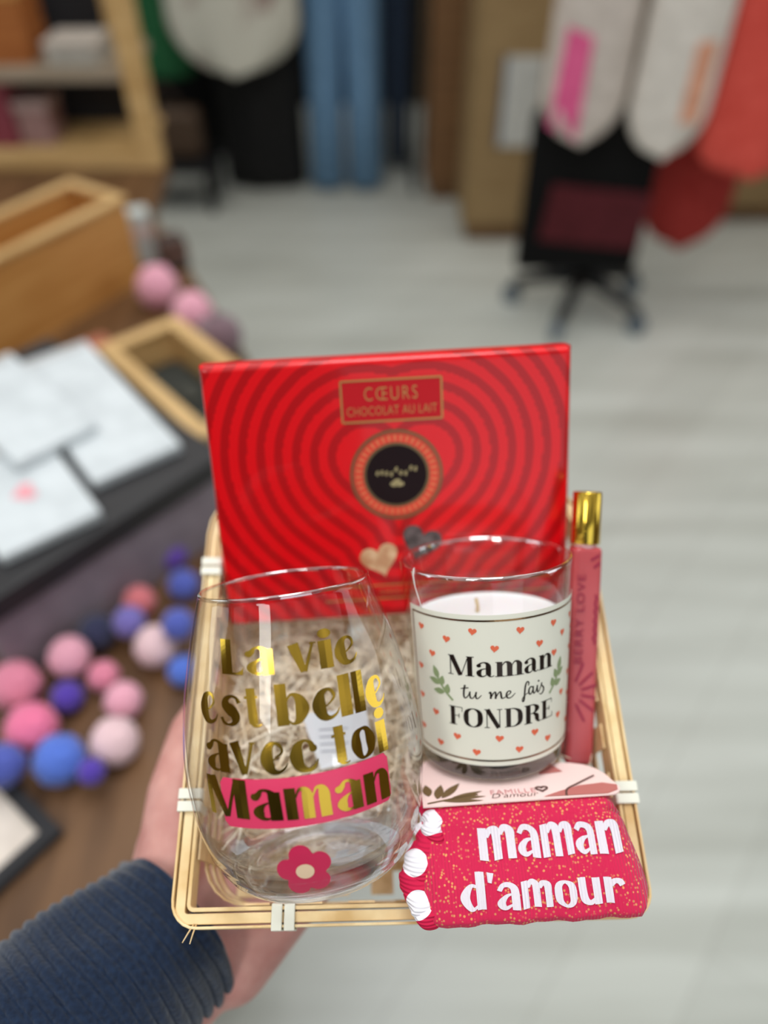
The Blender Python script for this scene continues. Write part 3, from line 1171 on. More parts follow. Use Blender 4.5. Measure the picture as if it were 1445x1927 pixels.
def ringmesh(mb, r0, r1, off, cx=.0024, cz=.0100, n=72):
    vs = []
    for k in range(n):
        a = 2 * math.pi * k / n
        for r in (r0, r1):
            vs.append((cx + r * math.cos(a), -off, cz + r * math.sin(a)))
    mb.add(vs, [(2 * k, 2 * k + 1, 2 * ((k + 1) % n) + 1, 2 * ((k + 1) % n)) for k in range(n)])


b = MB()
ringmesh(b, 0.0001, .0246, .0003)
seal = b.build('seal', pr('seal_orange', rgb(226, 60, 40), rough=0.35), choc, norm=False)
tag(seal, 'round seal printed on the red box')
b = MB()
ringmesh(b, .0232, .0246, .0005)
ringmesh(b, .0222, .0226, .0005)
ringmesh(b, .0160, .0176, .0005)
b.build('seal_ring', pr('seal_bronze', rgb(120, 96, 66), rough=0.3, metal=0.7), seal, norm=False)
b = MB()
for k in range(40):
    a = 2 * math.pi * k / 40
    c, s_ = math.cos(a), math.sin(a)
    put(b, [Ln(.0024 + .0182 * c, .01 + .0182 * s_, .0024 + .0216 * c, .01 + .0216 * s_, .0011, .0017)], bm_(.0005))
b.build('seal_tick', pr('seal_tick', rgb(226, 120, 80), rough=0.35, metal=0.3), seal, norm=False)
b = MB()
ringmesh(b, .0001, .0161, .0006)
b.build('seal_disc', pr('seal_black', rgb(30, 16, 18), rough=0.4, spec=.15), seal, norm=False)
b = MB()
for i, dx in enumerate((-10.2, -7.8, -5.4, -2.8, -.2, 2.2, 4.8, 7.6, 10)):
    dz = (0.2, .4, -.1, -.6, 1.8, -.2, -.5, 2.2, 1.6)[i]
    put(b, [Dot(.0024 + dx * mm, .0112 + dz * mm, .0008), Ln(.0024 + dx * mm, .0100 + dz * mm, .0024 + (dx + .4) * mm, .0126 + dz * mm, .0007)], bm_(.0008))
for dx, dz in ((-2.4, -4.8), (-.8, -3.4), (.8, -3.2), (2.6, -4.9), (-1.3, -5.2), (1.2, -5.3), (0, -4.2)):
    put(b, [Dot(.0024 + dx * mm, .01 + dz * mm, .0011)], bm_(.0008))
b.build('seal_mark', pr('seal_gold', rgb(190, 168, 120), rough=0.3, metal=0.7), seal, norm=False)

mChA = noise_mix(pr('milk_print', rgb(210, 160, 118), rough=0.4, coat=.3), rgb(190, 132, 92), rgb(226, 186, 146), nscale=120)
mChB = noise_mix(pr('dark_print', rgb(70, 50, 48), rough=0.4, coat=.3), rgb(48, 34, 34), rgb(110, 96, 96), nscale=120)
b = MB()
put(b, [heart(-.0088, -.0370, .0112, .25)], bm_(.0003))
tag(b.build('chocolate_picture', mChA, choc, norm=False), 'picture of a pale heart chocolate')
b = MB()
put(b, [heart(.0140, -.0285, .0118, -.35)], bm_(.0003))
tag(b.build('chocolate_picture', mChB, choc, norm=False), 'picture of a dark heart chocolate')
b = MB()
put(b, [Ln(-.040, -.0525, .086, -.0525, .0004), Ln(-.040, -.0605, .086, -.0605, .0004)], bm_(.0003))
put_text(b, 'CHOCOLATE CRISPY GIANDUJA HEARTS', .0040, lambda x, y: (.0300 + x, -.0003, -.0578 + y), spacing=1.1)
b.build('caption_lettering', mGoldP, choc, norm=False)

# ------------------------------------------------------------------ perfume bottle
perf = thing('perfume_bottle', 'slim pink perfume bottle with a gold cap, behind the candle', 'perfume bottle', M_PERF)
mPerf = pr('pink_perfume_glass', rgb(232, 112, 118), rough=0.25, trans=0.15, sub=0.2)
noise_mix(mPerf, rgb(196, 78, 82), rgb(216, 104, 108), scale=(1, 1, 1), nscale=14, lo=.3, hi=.7)
b = MB()
b.box((-.0068, -.0060, 0), (.0068, .0060, .1065))
b.build('bottle', mPerf, perf, smooth=False, bevel=.0022, seg=4)
b = MB()
b.lathe([(.0001, .1060), (.0052, .1060), (.0052, .1085), (.0001, .1085)], 32)
b.build('neck', pr('neck_pink', rgb(236, 190, 196), rough=0.3), perf, smooth=False)
b = MB()
b.lathe([(.0001, .1078), (.0066, .1078), (.0068, .1082), (.0068, .1322), (.0064, .1328), (.0001, .1329)], 48)
cp = b.build('cap', mGoldCap, perf, smooth=True)
mPP = pr('perfume_print', rgb(150, 26, 60), rough=0.4)
b = MB()
fp = lambda x, z: (x, -.0064, z)
put_text(b, 'BERRY LOVE', .0070, lambda x, y: (-.0012 - y * .8, -.0064, .0720 + x), spacing=1.15)
put(b, [S(*[(.0042 + .0006 * math.sin(k * 2.4), .060 + .0016 * k, .0005) for k in range(16)])], fp)
for dg_ in (-62, -36, -12, 12, 36, 62):
    a = math.radians(dg_ + 4)
    c, s_ = math.cos(a), math.sin(a)
    r1 = min(.0135, (.0064 + .0060) / max(c, .2))
    put(b, [Ln(-.0060 + .0052 * c, .036 + .0062 * s_, -.0060 + r1 * c, .036 + r1 * 1.2 * s_, .0011)], fp)
put(b, [Ln(.001, .1005, .0050, .1030, .0011), Ln(.0025, .097, .0055, .0995, .0011)], fp)
b.build('bottle_print', mPP, perf, norm=False)

# ------------------------------------------------------------------ folded socks with their card
socks = thing('folded_socks', 'folded glittery crimson socks with white knitted words, on the basket corner', 'socks', M_CANDLE)
SEC = [(-.0185, -.0040), (-.0215, -.0020), (-.030, -.0018), (-.044, -.0018), (-.0505, -.0055), (-.056, -.012), (-.067, -.024), (-.0738, -.0340), (-.0744, -.0372), (-.0722, -.0395), (-.0640, -.0415), (-.0550, -.0422), (-.0450, -.0432), (-.0360, -.0475), (-.0260, -.0500), (-.0180, -.0440), (-.0155, -.0180)]


def secspline():
    P = [(y, z, 0) for y, z in SEC]
    return [(p[0], p[1]) for p in spline(P, 8, True)]


SP = secspline()
ns = len(SP)


def sock_w(z, y):
    """left and right ends of the pack at a section point"""
    t = max(0, min(1, (-y - .044) / .030))
    if y > -.050 and z < -.004:
        return -.0375, .0455
    return -.0375 - .004 * t, .0478 + .0070 * t


xs_n = 34
vs = []
for i in range(xs_n + 1):
    f = i / xs_n
    for k, (y, z) in enumerate(SP):
        l, r = sock_w(z, y)
        x = l + (r - l) * f
        # pinch the ends in a little and add soft undulation
        e = min(f, 1 - f) * (r - l)
        sh = 1 - .30 * max(0, 1 - e / .007) ** 2
        cy, cz = -.042, -.024
        und = .0006 * math.sin(x * 260 + z * 120) + .0004 * math.sin(x * 610 + 1.3)
        yy = cy + (y - cy) * sh
        zz = cz + (z - cz) * sh
        if z < -.003:
            yy -= und
        vs.append((x, yy, zz))
fs = []
for i in range(xs_n):
    for k in range(ns):
        k2 = (k + 1) % ns
        fs.append((i * ns + k, (i + 1) * ns + k, (i + 1) * ns + k2, i * ns + k2))
fs.append(tuple(range(ns)))
fs.append(tuple(xs_n * ns + k for k in range(ns - 1, -1, -1)))
mSock = pr('glitter_knit', rgb(206, 36, 76), rough=0.75, spec=0.2, sheen=0.2)
tc = nd(mSock, 'ShaderNodeTexCoord')
vo = nd(mSock, 'ShaderNodeTexVoronoi')
vo.inputs['Scale'].default_value = 620
rp = nd(mSock, 'ShaderNodeValToRGB')
rp.color_ramp.elements[0].position = 0.22
rp.color_ramp.elements[1].position = 0.36
rp.color_ramp.elements[0].color = (1, 1, 1, 1)
rp.color_ramp.elements[1].color = (0, 0, 0, 1)
n3 = nd(mSock, 'ShaderNodeTexNoise')
n3.inputs['Scale'].default_value = 150
n3.inputs['Detail'].default_value = 2
rp3 = nd(mSock, 'ShaderNodeValToRGB')
rp3.color_ramp.elements[0].position = 0.36
rp3.color_ramp.elements[1].position = 0.54
mul = nd(mSock, 'ShaderNodeMath', operation='MULTIPLY')
mxs = nd(mSock, 'ShaderNodeMix', data_type='RGBA')
mxs.inputs[6].default_value = rgb(210, 34, 78)
mxs.inputs[7].default_value = rgb(244, 178, 120)
wv = nd(mSock, 'ShaderNodeTexWave', wave_type='BANDS', bands_direction='X')
wv.inputs['Scale'].default_value = 230
wv.inputs['Distortion'].default_value = 0.6
bpn = nd(mSock, 'ShaderNodeBump')
bpn.inputs['Strength'].default_value = 0.5
bpn.inputs['Distance'].default_value = 0.0008
lk(mSock, tc.outputs['Object'], vo.inputs['Vector'])
lk(mSock, tc.outputs['Object'], n3.inputs['Vector'])
lk(mSock, tc.outputs['Object'], wv.inputs['Vector'])
lk(mSock, vo.outputs['Distance'], rp.inputs['Fac'])
lk(mSock, n3.outputs['Fac'], rp3.inputs['Fac'])
lk(mSock, rp.outputs['Color'], mul.inputs[0])
lk(mSock, rp3.outputs['Color'], mul.inputs[1])
lk(mSock, mul.outputs[0], mxs.inputs[0])
lk(mSock, mxs.outputs[2], bsdf(mSock).inputs['Base Color'])
lk(mSock, mul.outputs[0], bsdf(mSock).inputs['Metallic'])
lk(mSock, wv.outputs['Fac'], bpn.inputs['Height'])
lk(mSock, bpn.outputs['Normal'], bsdf(mSock).inputs['Normal'])
b = MB()
b.add(vs, fs)
b.build('sock_leg', mSock, socks, smooth=True)

# arc-length map over the front of the pack, t = 0 at the card's edge
k0 = min(range(ns), key=lambda k: abs(SP[k][0] + .046) + (0 if SP[k][1] > -.01 else 1))
ARC = [(0.0, SP[k0])]
for k in range(k0 + 1, ns):
    d = math.dist(SP[k], SP[k - 1])
    ARC.append((ARC[-1][0] + d, SP[k]))
    if ARC[-1][0] > .07:
        break


def sockmap(off):
    def f(x, t):
        i = 0
        while i < len(ARC) - 2 and ARC[i + 1][0] < t:
            i += 1
        a, c = ARC[i], ARC[i + 1]
        q = (t - a[0]) / (c[0] - a[0])
        y = a[1][0] + (c[1][0] - a[1][0]) * q
        z = a[1][1] + (c[1][1] - a[1][1]) * q
        dy, dz = c[1][0] - a[1][0], c[1][1] - a[1][1]
        L = math.hypot(dy, dz)
        ny, nz_ = dz / L, -dy / L
        und = .0006 * math.sin(x * 260 + z * 120) + .0004 * math.sin(x * 610 + 1.3)
        return (x, y - und + ny * off, z + nz_ * off)
    return f


mKnit = pr('white_knit', rgb(226, 216, 224), rough=0.85, spec=0.1, sheen=0.3)
nk = nd(mKnit, 'ShaderNodeTexWave', wave_type='BANDS', bands_direction='X')
tk = nd(mKnit, 'ShaderNodeTexCoord')
nk.inputs['Scale'].default_value = 230
nk.inputs['Distortion'].default_value = 1.0
bk = nd(mKnit, 'ShaderNodeBump')
bk.inputs['Strength'].default_value = 0.5
bk.inputs['Distance'].default_value = 0.0006
lk(mKnit, tk.outputs['Object'], nk.inputs['Vector'])
lk(mKnit, nk.outputs['Fac'], bk.inputs['Height'])
lk(mKnit, bk.outputs['Normal'], bsdf(mKnit).inputs['Normal'])
b = MB()
sm = sockmap(.0005)
inv = lambda t0: (lambda x, y: sm(x, t0 - y))
xs = [-14.0, -1.8, 7.6, 9.0, 21.6, 23.0, 31.4, 33.0, 43.6]
for ch, a, c in (('m', -14.4, 1.2), ('a', 2.0, 11.0), ('m', 12.0, 25.6), ('a', 26.4, 34.6), ('n', 35.6, 45.6)):
    place(b, K[ch], a * mm, c * mm, 0.0, .0128, inv(.0218))
for ch, a, c in (('d', -24.0, -13.6), ("'", -12.4, -9.6), ('a', -9.2, .2), ('m', 1.2, 13.6), ('o', 14.6, 23.6), ('u', 24.6, 33.6), ('r', 35.2, 43.6)):
    place(b, K[ch], a * mm, c * mm, 0.0, .0098, inv(.0405))
tag(b.build('knitted_word', mKnit, socks, norm=False), 'white knitted words')

# rolled toe ends with white polka dots, at the left of the pack
mDot = pr('polka_knit', rgb(206, 36, 76), rough=0.75, spec=0.2)
tcd = nd(mDot, 'ShaderNodeTexCoord')
vd = nd(mDot, 'ShaderNodeTexVoronoi')
vd.inputs['Scale'].default_value = 80
vd.inputs['Randomness'].default_value = 0.75
rd = nd(mDot, 'ShaderNodeValToRGB')
rd.color_ramp.interpolation = 'CONSTANT'
rd.color_ramp.elements[0].color = rgb(244, 238, 244)
rd.color_ramp.elements[1].position = 0.46
rd.color_ramp.elements[1].color = rgb(204, 30, 72)
lk(mDot, tcd.outputs['Object'], vd.inputs['Vector'])
lk(mDot, vd.outputs['Distance'], rd.inputs['Fac'])
lk(mDot, rd.outputs['Color'], bsdf(mDot).inputs['Base Color'])
wd_ = nd(mDot, 'ShaderNodeTexWave', wave_type='BANDS', bands_direction='Z')
wd_.inputs['Scale'].default_value = 220
bd_ = nd(mDot, 'ShaderNodeBump')
bd_.inputs['Strength'].default_value = 0.5
bd_.inputs['Distance'].default_value = 0.0008
lk(mDot, tcd.outputs['Object'], wd_.inputs['Vector'])
lk(mDot, wd_.outputs['Fac'], bd_.inputs['Height'])
lk(mDot, bd_.outputs['Normal'], bsdf(mDot).inputs['Normal'])
FE = ((-.0322, -.0455, -.0085, .0058, .011, .0058, 20), (-.0346, -.0505, -.0150, .0066, .010, .0050, 34), (-.0390, -.0560, -.0205, .0072, .009, .0046, 40), (-.0412, -.0590, -.0262, .0072, .009, .0046, 36), (-.0400, -.0650, -.0315, .0062, .008, .0044, 30), (-.0378, -.0690, -.0352, .0056, .006, .0040, 30))
for q, (x, y, z, rx, ry, rz, rot) in enumerate(FE):
    b = MB()
    b.ell((x, y, z), (rx, ry, rz), Matrix.Rotation(math.radians(rot), 3, 'X'), 40, 26)
    for i in range(len(b.v)):
        vx, vy, vz = b.v[i]
        k = .0007 * math.sin(vy * 700 + q * 2.1) + .0005 * math.sin(vz * 900 + vy * 300 + q)
        b.v[i] = (vx - k, vy + k * .6, vz + k * .5)
    o = b.build('folded_end', mDot, socks, smooth=True)
    tag(o, 'rolled sock end with white dots')

mCard = pr('card_blush', rgb(246, 214, 208), rough=0.5)
outl = [(-.0365, -.0472), (.0440, -.0455)]
for k in range(1, 9):
    a = math.radians(-90 + 100 * k / 8)
    outl.append((.0452 + .0052 * math.cos(a), -.0403 + .0052 * math.sin(a)))
outl += [(.0475, -.0290), (.0445, -.0235), (.0400, -.0195), (.0340, -.0172), (.0260, -.0162), (-.0330, -.0075), (-.0365, -.0150)]
n = len(outl)
b = MB()
b.add([(x, y, -.0012) for x, y in outl] + [(x, y, -.0006) for x, y in outl], [tuple(range(n - 1, -1, -1)), tuple(range(n, 2 * n))] + [(k, (k + 1) % n, n + (k + 1) % n, n + k) for k in range(n)])
card = b.build('header_card', mCard, socks)
tag(card, 'pale pink header card with leaf print')
cz = lambda x, y: (x, y, -.00035)
b = MB()
put(b, [S((-.0345, -.0452, .0010), (-.024, -.0425, .0008), (-.012, -.0400, .0004)), leaf(-.0335, -.0395, -.0345, -.030, .0042), leaf(-.030, -.0420, -.0275, -.0305, .0042), leaf(-.028, -.0415, -.019, -.0300, .0040), leaf(-.024, -.0420, -.0095, -.0375, .0026), leaf(-.026, -.0425, -.0085, -.0418, .0026), leaf(-.028, -.0438, -.010, -.0450, .0026)], cz)
b.build('leaf_print', pr('olive_print', rgb(112, 88, 56), rough=0.5), card, norm=False)
mTerra = pr('terracotta_print', rgb(190, 112, 106), rough=0.5)
b = MB()
put(b, [Po((.0160, -.0448), (.0440, -.0450), (.0490, -.0425), (.0498, -.0385), (.0440, -.0362), (.0330, -.0375), (.0230, -.0415)), Po((.018, -.0265), (.029, -.0250), (.026, -.0195), (.023, -.0165), (.0185, -.0215))], cz)
b.build('shape_print', mTerra, card, norm=False)
b = MB()
put_text(b, 'FAMILLE', .0052, lambda x, y: (.0035 + x, -.0410 + y, -.0003), spacing=1.1, bold=-.00004)
b.build('card_lettering', pr('rose_print', rgb(214, 140, 140), rough=0.5), card, norm=False)
b = MB()
put_text(b, "D'amour", .0050, lambda x, y: (.0035 + x * 1.15, -.0440 + y, -.0002), shear=.25, bold=-.00005)
hp = [(HEART[k][0] * .0026 + .0165, HEART[k][1] * .0022 - .0385, .0003) for k in range(len(HEART))]
put(b, [('s', hp, True)], lambda x, y: (x, y, -.0002))
put(b, [S((.026, -.0450, .0003), (.0275, -.0400, .0003), (.0330, -.0360, .0003), (.0420, -.0300, .0003))], lambda x, y: (x, y, -.0002))
b.build('card_lettering', pr('brown_print', rgb(98, 66, 60), rough=0.5), card, norm=False)

# ------------------------------------------------------------------ paper tag lying on the wood wool behind the glass
Pt = [M_TRAY.inverted() @ atd(px, py, dp) for px, py, dp in ((566, 1342, .386), (690, 1334, .386), (702, 1424, .386), (604, 1448, .386))]
o_ = (Pt[0] + Pt[1] + Pt[2] + Pt[3]) / 4
xa = (Pt[1] - Pt[0]).normalized()
za = xa.cross(Pt[0] - Pt[3]).normalized()
ya = za.cross(xa)
mtag = M_TRAY @ frame(o_, xa, ya, za)
ptag = thing('price_tag', 'small white paper tag on the straw, seen through the wine glass', 'tag', mtag)
inv_ = mtag.inverted() @ M_TRAY
loc = [inv_ @ p for p in Pt]
b = MB()
b.add([(p.x, p.y, 0) for p in loc] + [(p.x, p.y, .0004) for p in loc], [(3, 2, 1, 0), (4, 5, 6, 7), (0, 1, 5, 4), (1, 2, 6, 5), (2, 3, 7, 6), (3, 0, 4, 7)])
b.build('paper', pr('tag_paper', rgb(236, 238, 244), rough=0.6), ptag)
b = MB()
for k in range(4):
    b.box((-.010, .004 - k * .0035, .0005), (.004 - .002 * (k % 2), .0045 - k * .0035, .0006))
b.build('printed_line', pr('tag_ink', rgb(150, 152, 166), rough=0.6), ptag)

# ------------------------------------------------------------------ wood wool bedding (uncountable)
GI = M_GLASS.inverted() @ M_TRAY
CI = M_CANDLE.inverted() @ M_TRAY
BI = M_BOX.inverted() @ M_TRAY
PI_ = M_PERF.inverted() @ M_TRAY
TI = mtag.inverted() @ M_TRAY


def blocked(p):
    if p.z > -.010 - max(0, min(1, (p.y + .02) / .05)) * .024:
        return True
    q = GI @ p
    if -.002 < q.z < .132 and math.hypot(q.x, q.y) < gr(q.z) + .0015:
        return True
    q = CI @ p
    if -.001 < q.z < .1 and math.hypot(q.x, q.y) < crd(q.z) + .0015:
        return True
    if -.054 < q.z <= .001 and -.050 < q.x < .06 and -.08 < q.y < -.012:
        return True
    q = BI @ p
    if abs(q.x) < .097 and -.0015 < q.y < .018 and abs(q.z) < .074:
        return True
    if q.y >= .016 and q.z > -.075:
        return True
    q = PI_ @ p
    if abs(q.x) < .009 and abs(q.y) < .008 and q.z > -.002:
        return True
    q = TI @ p
    if abs(q.x) < .016 and abs(q.y) < .013 and -.001 < q.z < .03:
        return True
    return False


rs = random.Random(5)
b = MB()
count = 0
tries = 0
while count < 1300 and tries < 9000:
    tries += 1
    p = Vector((rs.uniform(-.085, .06), rs.uniform(-.062, .085), rs.uniform(-.062, -.010)))
    if blocked(p):
        continue
    d = Vector((rs.gauss(0, 1), rs.gauss(0, 1), rs.gauss(0, .35))).normalized()
    curl = Vector((rs.gauss(0, .35), rs.gauss(0, .35), rs.gauss(0, .35)))
    pts = [p]
    for k in range(rs.randint(8, 18)):
        d = (d + curl * .5 + Vector((rs.gauss(0, .12), rs.gauss(0, .12), rs.gauss(0, .1)))).normalized()
        q = pts[-1] + d * .0036
        if not (-.088 < q.x < .088 and -.078 < q.y < .10 and -.0640 < q.z < -.005):
            break
        if blocked(q):
            break
        pts.append(q)
    if len(pts) < 4:
        continue
    wdt = rs.uniform(.0007, .0017)
    vs = []
    nrm_ = Vector((rs.gauss(0, 1), rs.gauss(0, 1), rs.gauss(0, 1) + 1.0)).normalized()
    tw = rs.uniform(-.25, .25)
    for i, q in enumerate(pts):
        t = (pts[min(i + 1, len(pts) - 1)] - pts[max(i - 1, 0)]).normalized()
        sd = t.cross(nrm_)
        if sd.length < .05:
            sd = t.orthogonal()
        sd.normalize()
        sd = Matrix.Rotation(tw * i, 3, t) @ sd
        up = t.cross(sd) * .00015
        vs += [q + sd * wdt / 2 + up, q - sd * wdt / 2 + up, q - sd * wdt / 2 - up, q + sd * wdt / 2 - up]
    fs = []
    for i in range(len(pts) - 1):
        for a in range(4):
            c = (a + 1) % 4
            fs.append((i * 4 + a, i * 4 + c, i * 4 + 4 + c, i * 4 + 4 + a))
    b.add(vs, fs)
    count += 1
ww = b.build('wood_wool', mStraw, None, norm=False, matrix=M_TRAY)
tag(ww, 'cream shredded wood wool bedding the gifts in the basket', 'packing straw', kind='stuff')

# ------------------------------------------------------------------ person: hand under the basket, corduroy sleeve
person = thing('person', 'person in a navy corduroy sleeve, palm up under the basket', 'person', M_TRAY @ Matrix.Translation((0, 0, -.0035)))
mSkin = noise_mix(pr('skin', rgb(222, 158, 146), rough=0.5, sub=0.12), rgb(188, 128, 120), rgb(208, 154, 144), nscale=70, lo=.3, hi=.7, bump=.15, dist=.0006)


def capsule(mb, a, c, ra, rc, n=20, m=8):
    a, c = Vector(a), Vector(c)
    ax = (c - a).normalized()
    u = ax.orthogonal().normalized()
    v = ax.cross(u)
    rows = []
    for k in range(m + 1):
        t = math.pi / 2 * (1 - k / m)
        rows.append((a - ax * ra * math.sin(t), ra * math.cos(t)))
    for k in range(m + 1):
        t = math.pi / 2 * (k / m)
        rows.append((c + ax * rc * math.sin(t), rc * math.cos(t)))
    vs = []
    fs = []
    for p, r in rows:
        for i in range(n):
            an = 2 * math.pi * i / n
            vs.append(p + (u * math.cos(an) + v * math.sin(an)) * max(r, 1e-5))
    for j in range(len(rows) - 1):
        for i in range(n):
            i2 = (i + 1) % n
            fs.append((j * n + i, j * n + i2, (j + 1) * n + i2, (j + 1) * n + i))
    mb.add(vs, fs)


b = MB()


def chain(pts):
    for (p, r), (q, s_) in zip(pts[:-1], pts[1:]):
        capsule(b, p, q, r, s_)


WR = Vector((-.108, -.104, -.088))
ELB = WR + Vector((-.72, -.64, .20)).normalized() * .16
# forearm, wrist, palm as overlapping soft volumes, fused below into one skin
chain([(ELB, .036), (WR + Vector((-.03, -.028, .002)), .028), (WR, .0275)])
for off in (-.014, .014):
    px_ = Vector((-.66, .74, 0)) * off
    chain([(ELB + px_, .034), (WR + px_, .024)])
mcps = {'index': (Vector((-.066, -.008, -.083)), .0125), 'middle': (Vector((-.046, -.020, -.081)), .0130), 'ring': (Vector((-.030, -.038, -.082)), .0120), 'little': (Vector((-.018, -.058, -.085)), .0110)}
for k, (p, r) in mcps.items():
    base = WR + (p - WR) * .18 + Vector((0, 0, .004))
    chain([(base, .020), (WR + (p - WR) * .6 + Vector((0, 0, .002)), .0165), (p, r)])
# heel of the hand on the little finger side and the thenar mound
chain([(WR + Vector((.020, -.012, -.002)), .022), (Vector((-.048, -.074, -.086)), .018), (mcps['little'][0], .012)])
chain([(WR + Vector((-.012, .016, .008)), .022), (Vector((-.117, -.066, -.074)), .0205), (Vector((-.112, -.040, -.076)), .0175)])
# thumb along the left wall of the basket, its tip bending under the base
chain([(Vector((-.117, -.072, -.070)), .0190), (Vector((-.1185, -.040, -.066)), .0145), (Vector((-.1150, -.006, -.073)), .0115), (Vector((-.1020, .022, -.080)), .0095)])
fd = Vector((.62, .78, 0))
for k, L in (('index', (.042, .025, .020)), ('middle', (.047, .028, .021)), ('ring', (.044, .026, .020)), ('little', (.034, .020, .018))):
    p, r = mcps[k]
    d = {'index': Vector((.42, .90, .03)), 'middle': Vector((.55, .83, .03)), 'ring': Vector((.66, .75, .04)), 'little': Vector((.78, .62, .05))}[k].normalized()
    q1 = p + d * L[0]
    q1.z = -.0785 - .0 if k != 'little' else -.0775
    q2 = q1 + (d + Vector((0, 0, .06))).normalized() * L[1]
    q3 = q2 + (d + Vector((0, 0, .10))).normalized() * L[2]
    q2.z = min(q2.z, -.0760)
    q3.z = min(q3.z, -.0745)
    chain([(p, r), (q1, r * .86), (q2, r * .76), (q3, r * .62)])
hand = b.build('hand_and_forearm', mSkin, person, smooth=True)
rm = hand.modifiers.new('fuse', 'REMESH')
rm.mode = 'VOXEL'
rm.voxel_size = .0017
sm_ = hand.modifiers.new('soft', 'SMOOTH')
sm_.factor = .5
sm_.iterations = 9
dg = bpy.context.evaluated_depsgraph_get()
me2 = bpy.data.meshes.new_from_object(hand.evaluated_get(dg))
hand.modifiers.clear()
old = hand.data
hand.data = me2
bpy.data.meshes.remove(old)
hand.data.polygons.foreach_set('use_smooth', [True] * len(hand.data.polygons))
if not hand.data.materials:
    hand.data.materials.append(mSkin)

# sleeve: ribs run round the arm
mCord = pr('navy_corduroy', rgb(34, 52, 84), rough=0.9, spec=0.1, sheen=0.35)
noise_mix(mCord, rgb(17, 26, 43), rgb(31, 46, 70), nscale=420, detail=6, lo=.25, hi=.75, bump=.5, dist=.0012)
ax = Vector((-.72, -.66, .24)).normalized()
c0 = Vector((-.1115, -.0985, -.074))
ua = Vector((-.66, .74, 0))
ua = (ua - ax * ua.dot(ax)).normalized()
va = ax.cross(ua)
NL, NA = 460, 72
Ls = .36
vs = []
for i in range(NL + 1):
    t = Ls * i / NL
    for k in range(NA):
        a = 2 * math.pi * k / NA
        wob = .0018 * math.sin(3 * a + t * 40) + .0012 * math.sin(5 * a - t * 75)
        ph = t / .0062 + .16 * math.sin(2 * a) + .40 * math.sin(a * 1 + t * 18) + .10 * math.sin(4 * a + t * 60)
        rib = abs(math.sin(math.pi * ph)) ** 0.65 * .0023
        r = .0375 + .010 * (t / .19) + wob + rib
        if i == 0:
            r -= .0022
        sk = .006 * math.sin(a + .5)
        vs.append(c0 + ax * (t + sk) + ua * r * 1.04 * math.cos(a) + va * r * .96 * math.sin(a))
inner_base = len(vs)
end_ring = NL * NA
for i in (0, 1):
    for k in range(NA):
        a = 2 * math.pi * k / NA
        r = .0340
        sk = .006 * math.sin(a + .5)
        vs.append(c0 + ax * (.0006 + .03 * i + sk) + ua * r * 1.04 * math.cos(a) + va * r * .96 * math.sin(a))
fs = []
for i in range(NL):
    for k in range(NA):
        k2 = (k + 1) % NA
        fs.append((i * NA + k, i * NA + k2, (i + 1) * NA + k2, (i + 1) * NA + k))
for k in range(NA):
    k2 = (k + 1) % NA
    fs.append((inner_base + k, inner_base + k2, k2, k))
    fs.append((inner_base + NA + k, inner_base + NA + k2, inner_base + k2, inner_base + k))
fs.append(tuple(end_ring + k for k in range(NA)))
b = MB()
b.add(vs, fs)
tag(b.build('sleeve', mCord, person, smooth=True), 'navy corduroy sleeve')
#BACKGROUND
# ------------------------------------------------------------------ the shop behind: materials
def wood(name, a, b2, rough=0.5):
    return noise_mix(pr(name, a, rough=rough), a, b2, scale=(1, 1, 9), nscale=6.0, detail=5)


mPine = wood('pine', rgb(196, 156, 100), rgb(216, 178, 122))
mGolden = wood('golden_pine', rgb(184, 126, 62), rgb(206, 150, 84))
mOrangeW = wood('orange_wood', rgb(158, 90, 42), rgb(182, 112, 58))
mBrownW = wood('brown_wood', rgb(112, 78, 46), rgb(134, 96, 60))
mTable = noise_mix(pr('table_wood', rgb(128, 92, 58), rough=0.45), rgb(86, 58, 34), rgb(116, 82, 52), scale=(9, 1, 1), nscale=5)
mTan = wood('tan_board', rgb(150, 122, 82), rgb(166, 138, 96), .7)
mBlack = pr('black_cloth', rgb(20, 19, 19), rough=0.85, spec=0.15)
mBlackM = pr('black_metal', rgb(24, 24, 26), rough=0.45)
mSlate = pr('slate', rgb(34, 33, 36), rough=0.7)


def plain(name, r, g, b2, rough=0.7, **kw):
    c1 = rgb(max(r - 8, 0), max(g - 8, 0), max(b2 - 8, 0))
    return noise_mix(pr(name, rgb(r, g, b2), rough=rough, **kw), c1, rgb(min(r + 8, 255), min(g + 8, 255), min(b2 + 8, 255)), nscale=30)


def rotframe(p, deg):
    return Matrix.Translation(Vector(p)) @ Matrix.Rotation(math.radians(deg), 4, 'Z')


def yaw(dx, dy):
    return math.degrees(math.atan2(dy, dx))


# ------------------------------------------------------------------ display table on the left
table = thing('display_table', 'brown wooden display table with a cut corner, covered in small goods', 'table', Matrix.Translation((-.9, .8, 0)))
outl_ = [(-.17, -.10), (-.15, .95), (-.27, 1.20), (-.53, 1.72), (-.545, 2.00), (-.63, 2.30), (-1.80, 2.30), (-1.80, -.10)]
n = len(outl_)
b = MB()
b.add([(x + .9, y - .8, .662) for x, y in outl_] + [(x + .9, y - .8, .70) for x, y in outl_], [tuple(range(n - 1, -1, -1)), tuple(range(n, 2 * n))] + [(k, (k + 1) % n, n + (k + 1) % n, n + k) for k in range(n)])
b.build('table_top', mTable, table, bevel=.004)
for x, y in ((-.28, .02), (-.28, .90), (-.70, 2.18), (-1.68, .02), (-1.68, 2.18)):
    b = MB()
    b.box((x + .9 - .03, y - .8 - .03, 0), (x + .9 + .03, y - .8 + .03, .662))
    b.build('leg', mBrownW, table, bevel=.003)
b = MB()
b.box((-.78, -.72, .60), (.60, -.69, .662))
b.build('apron', mBrownW, table)


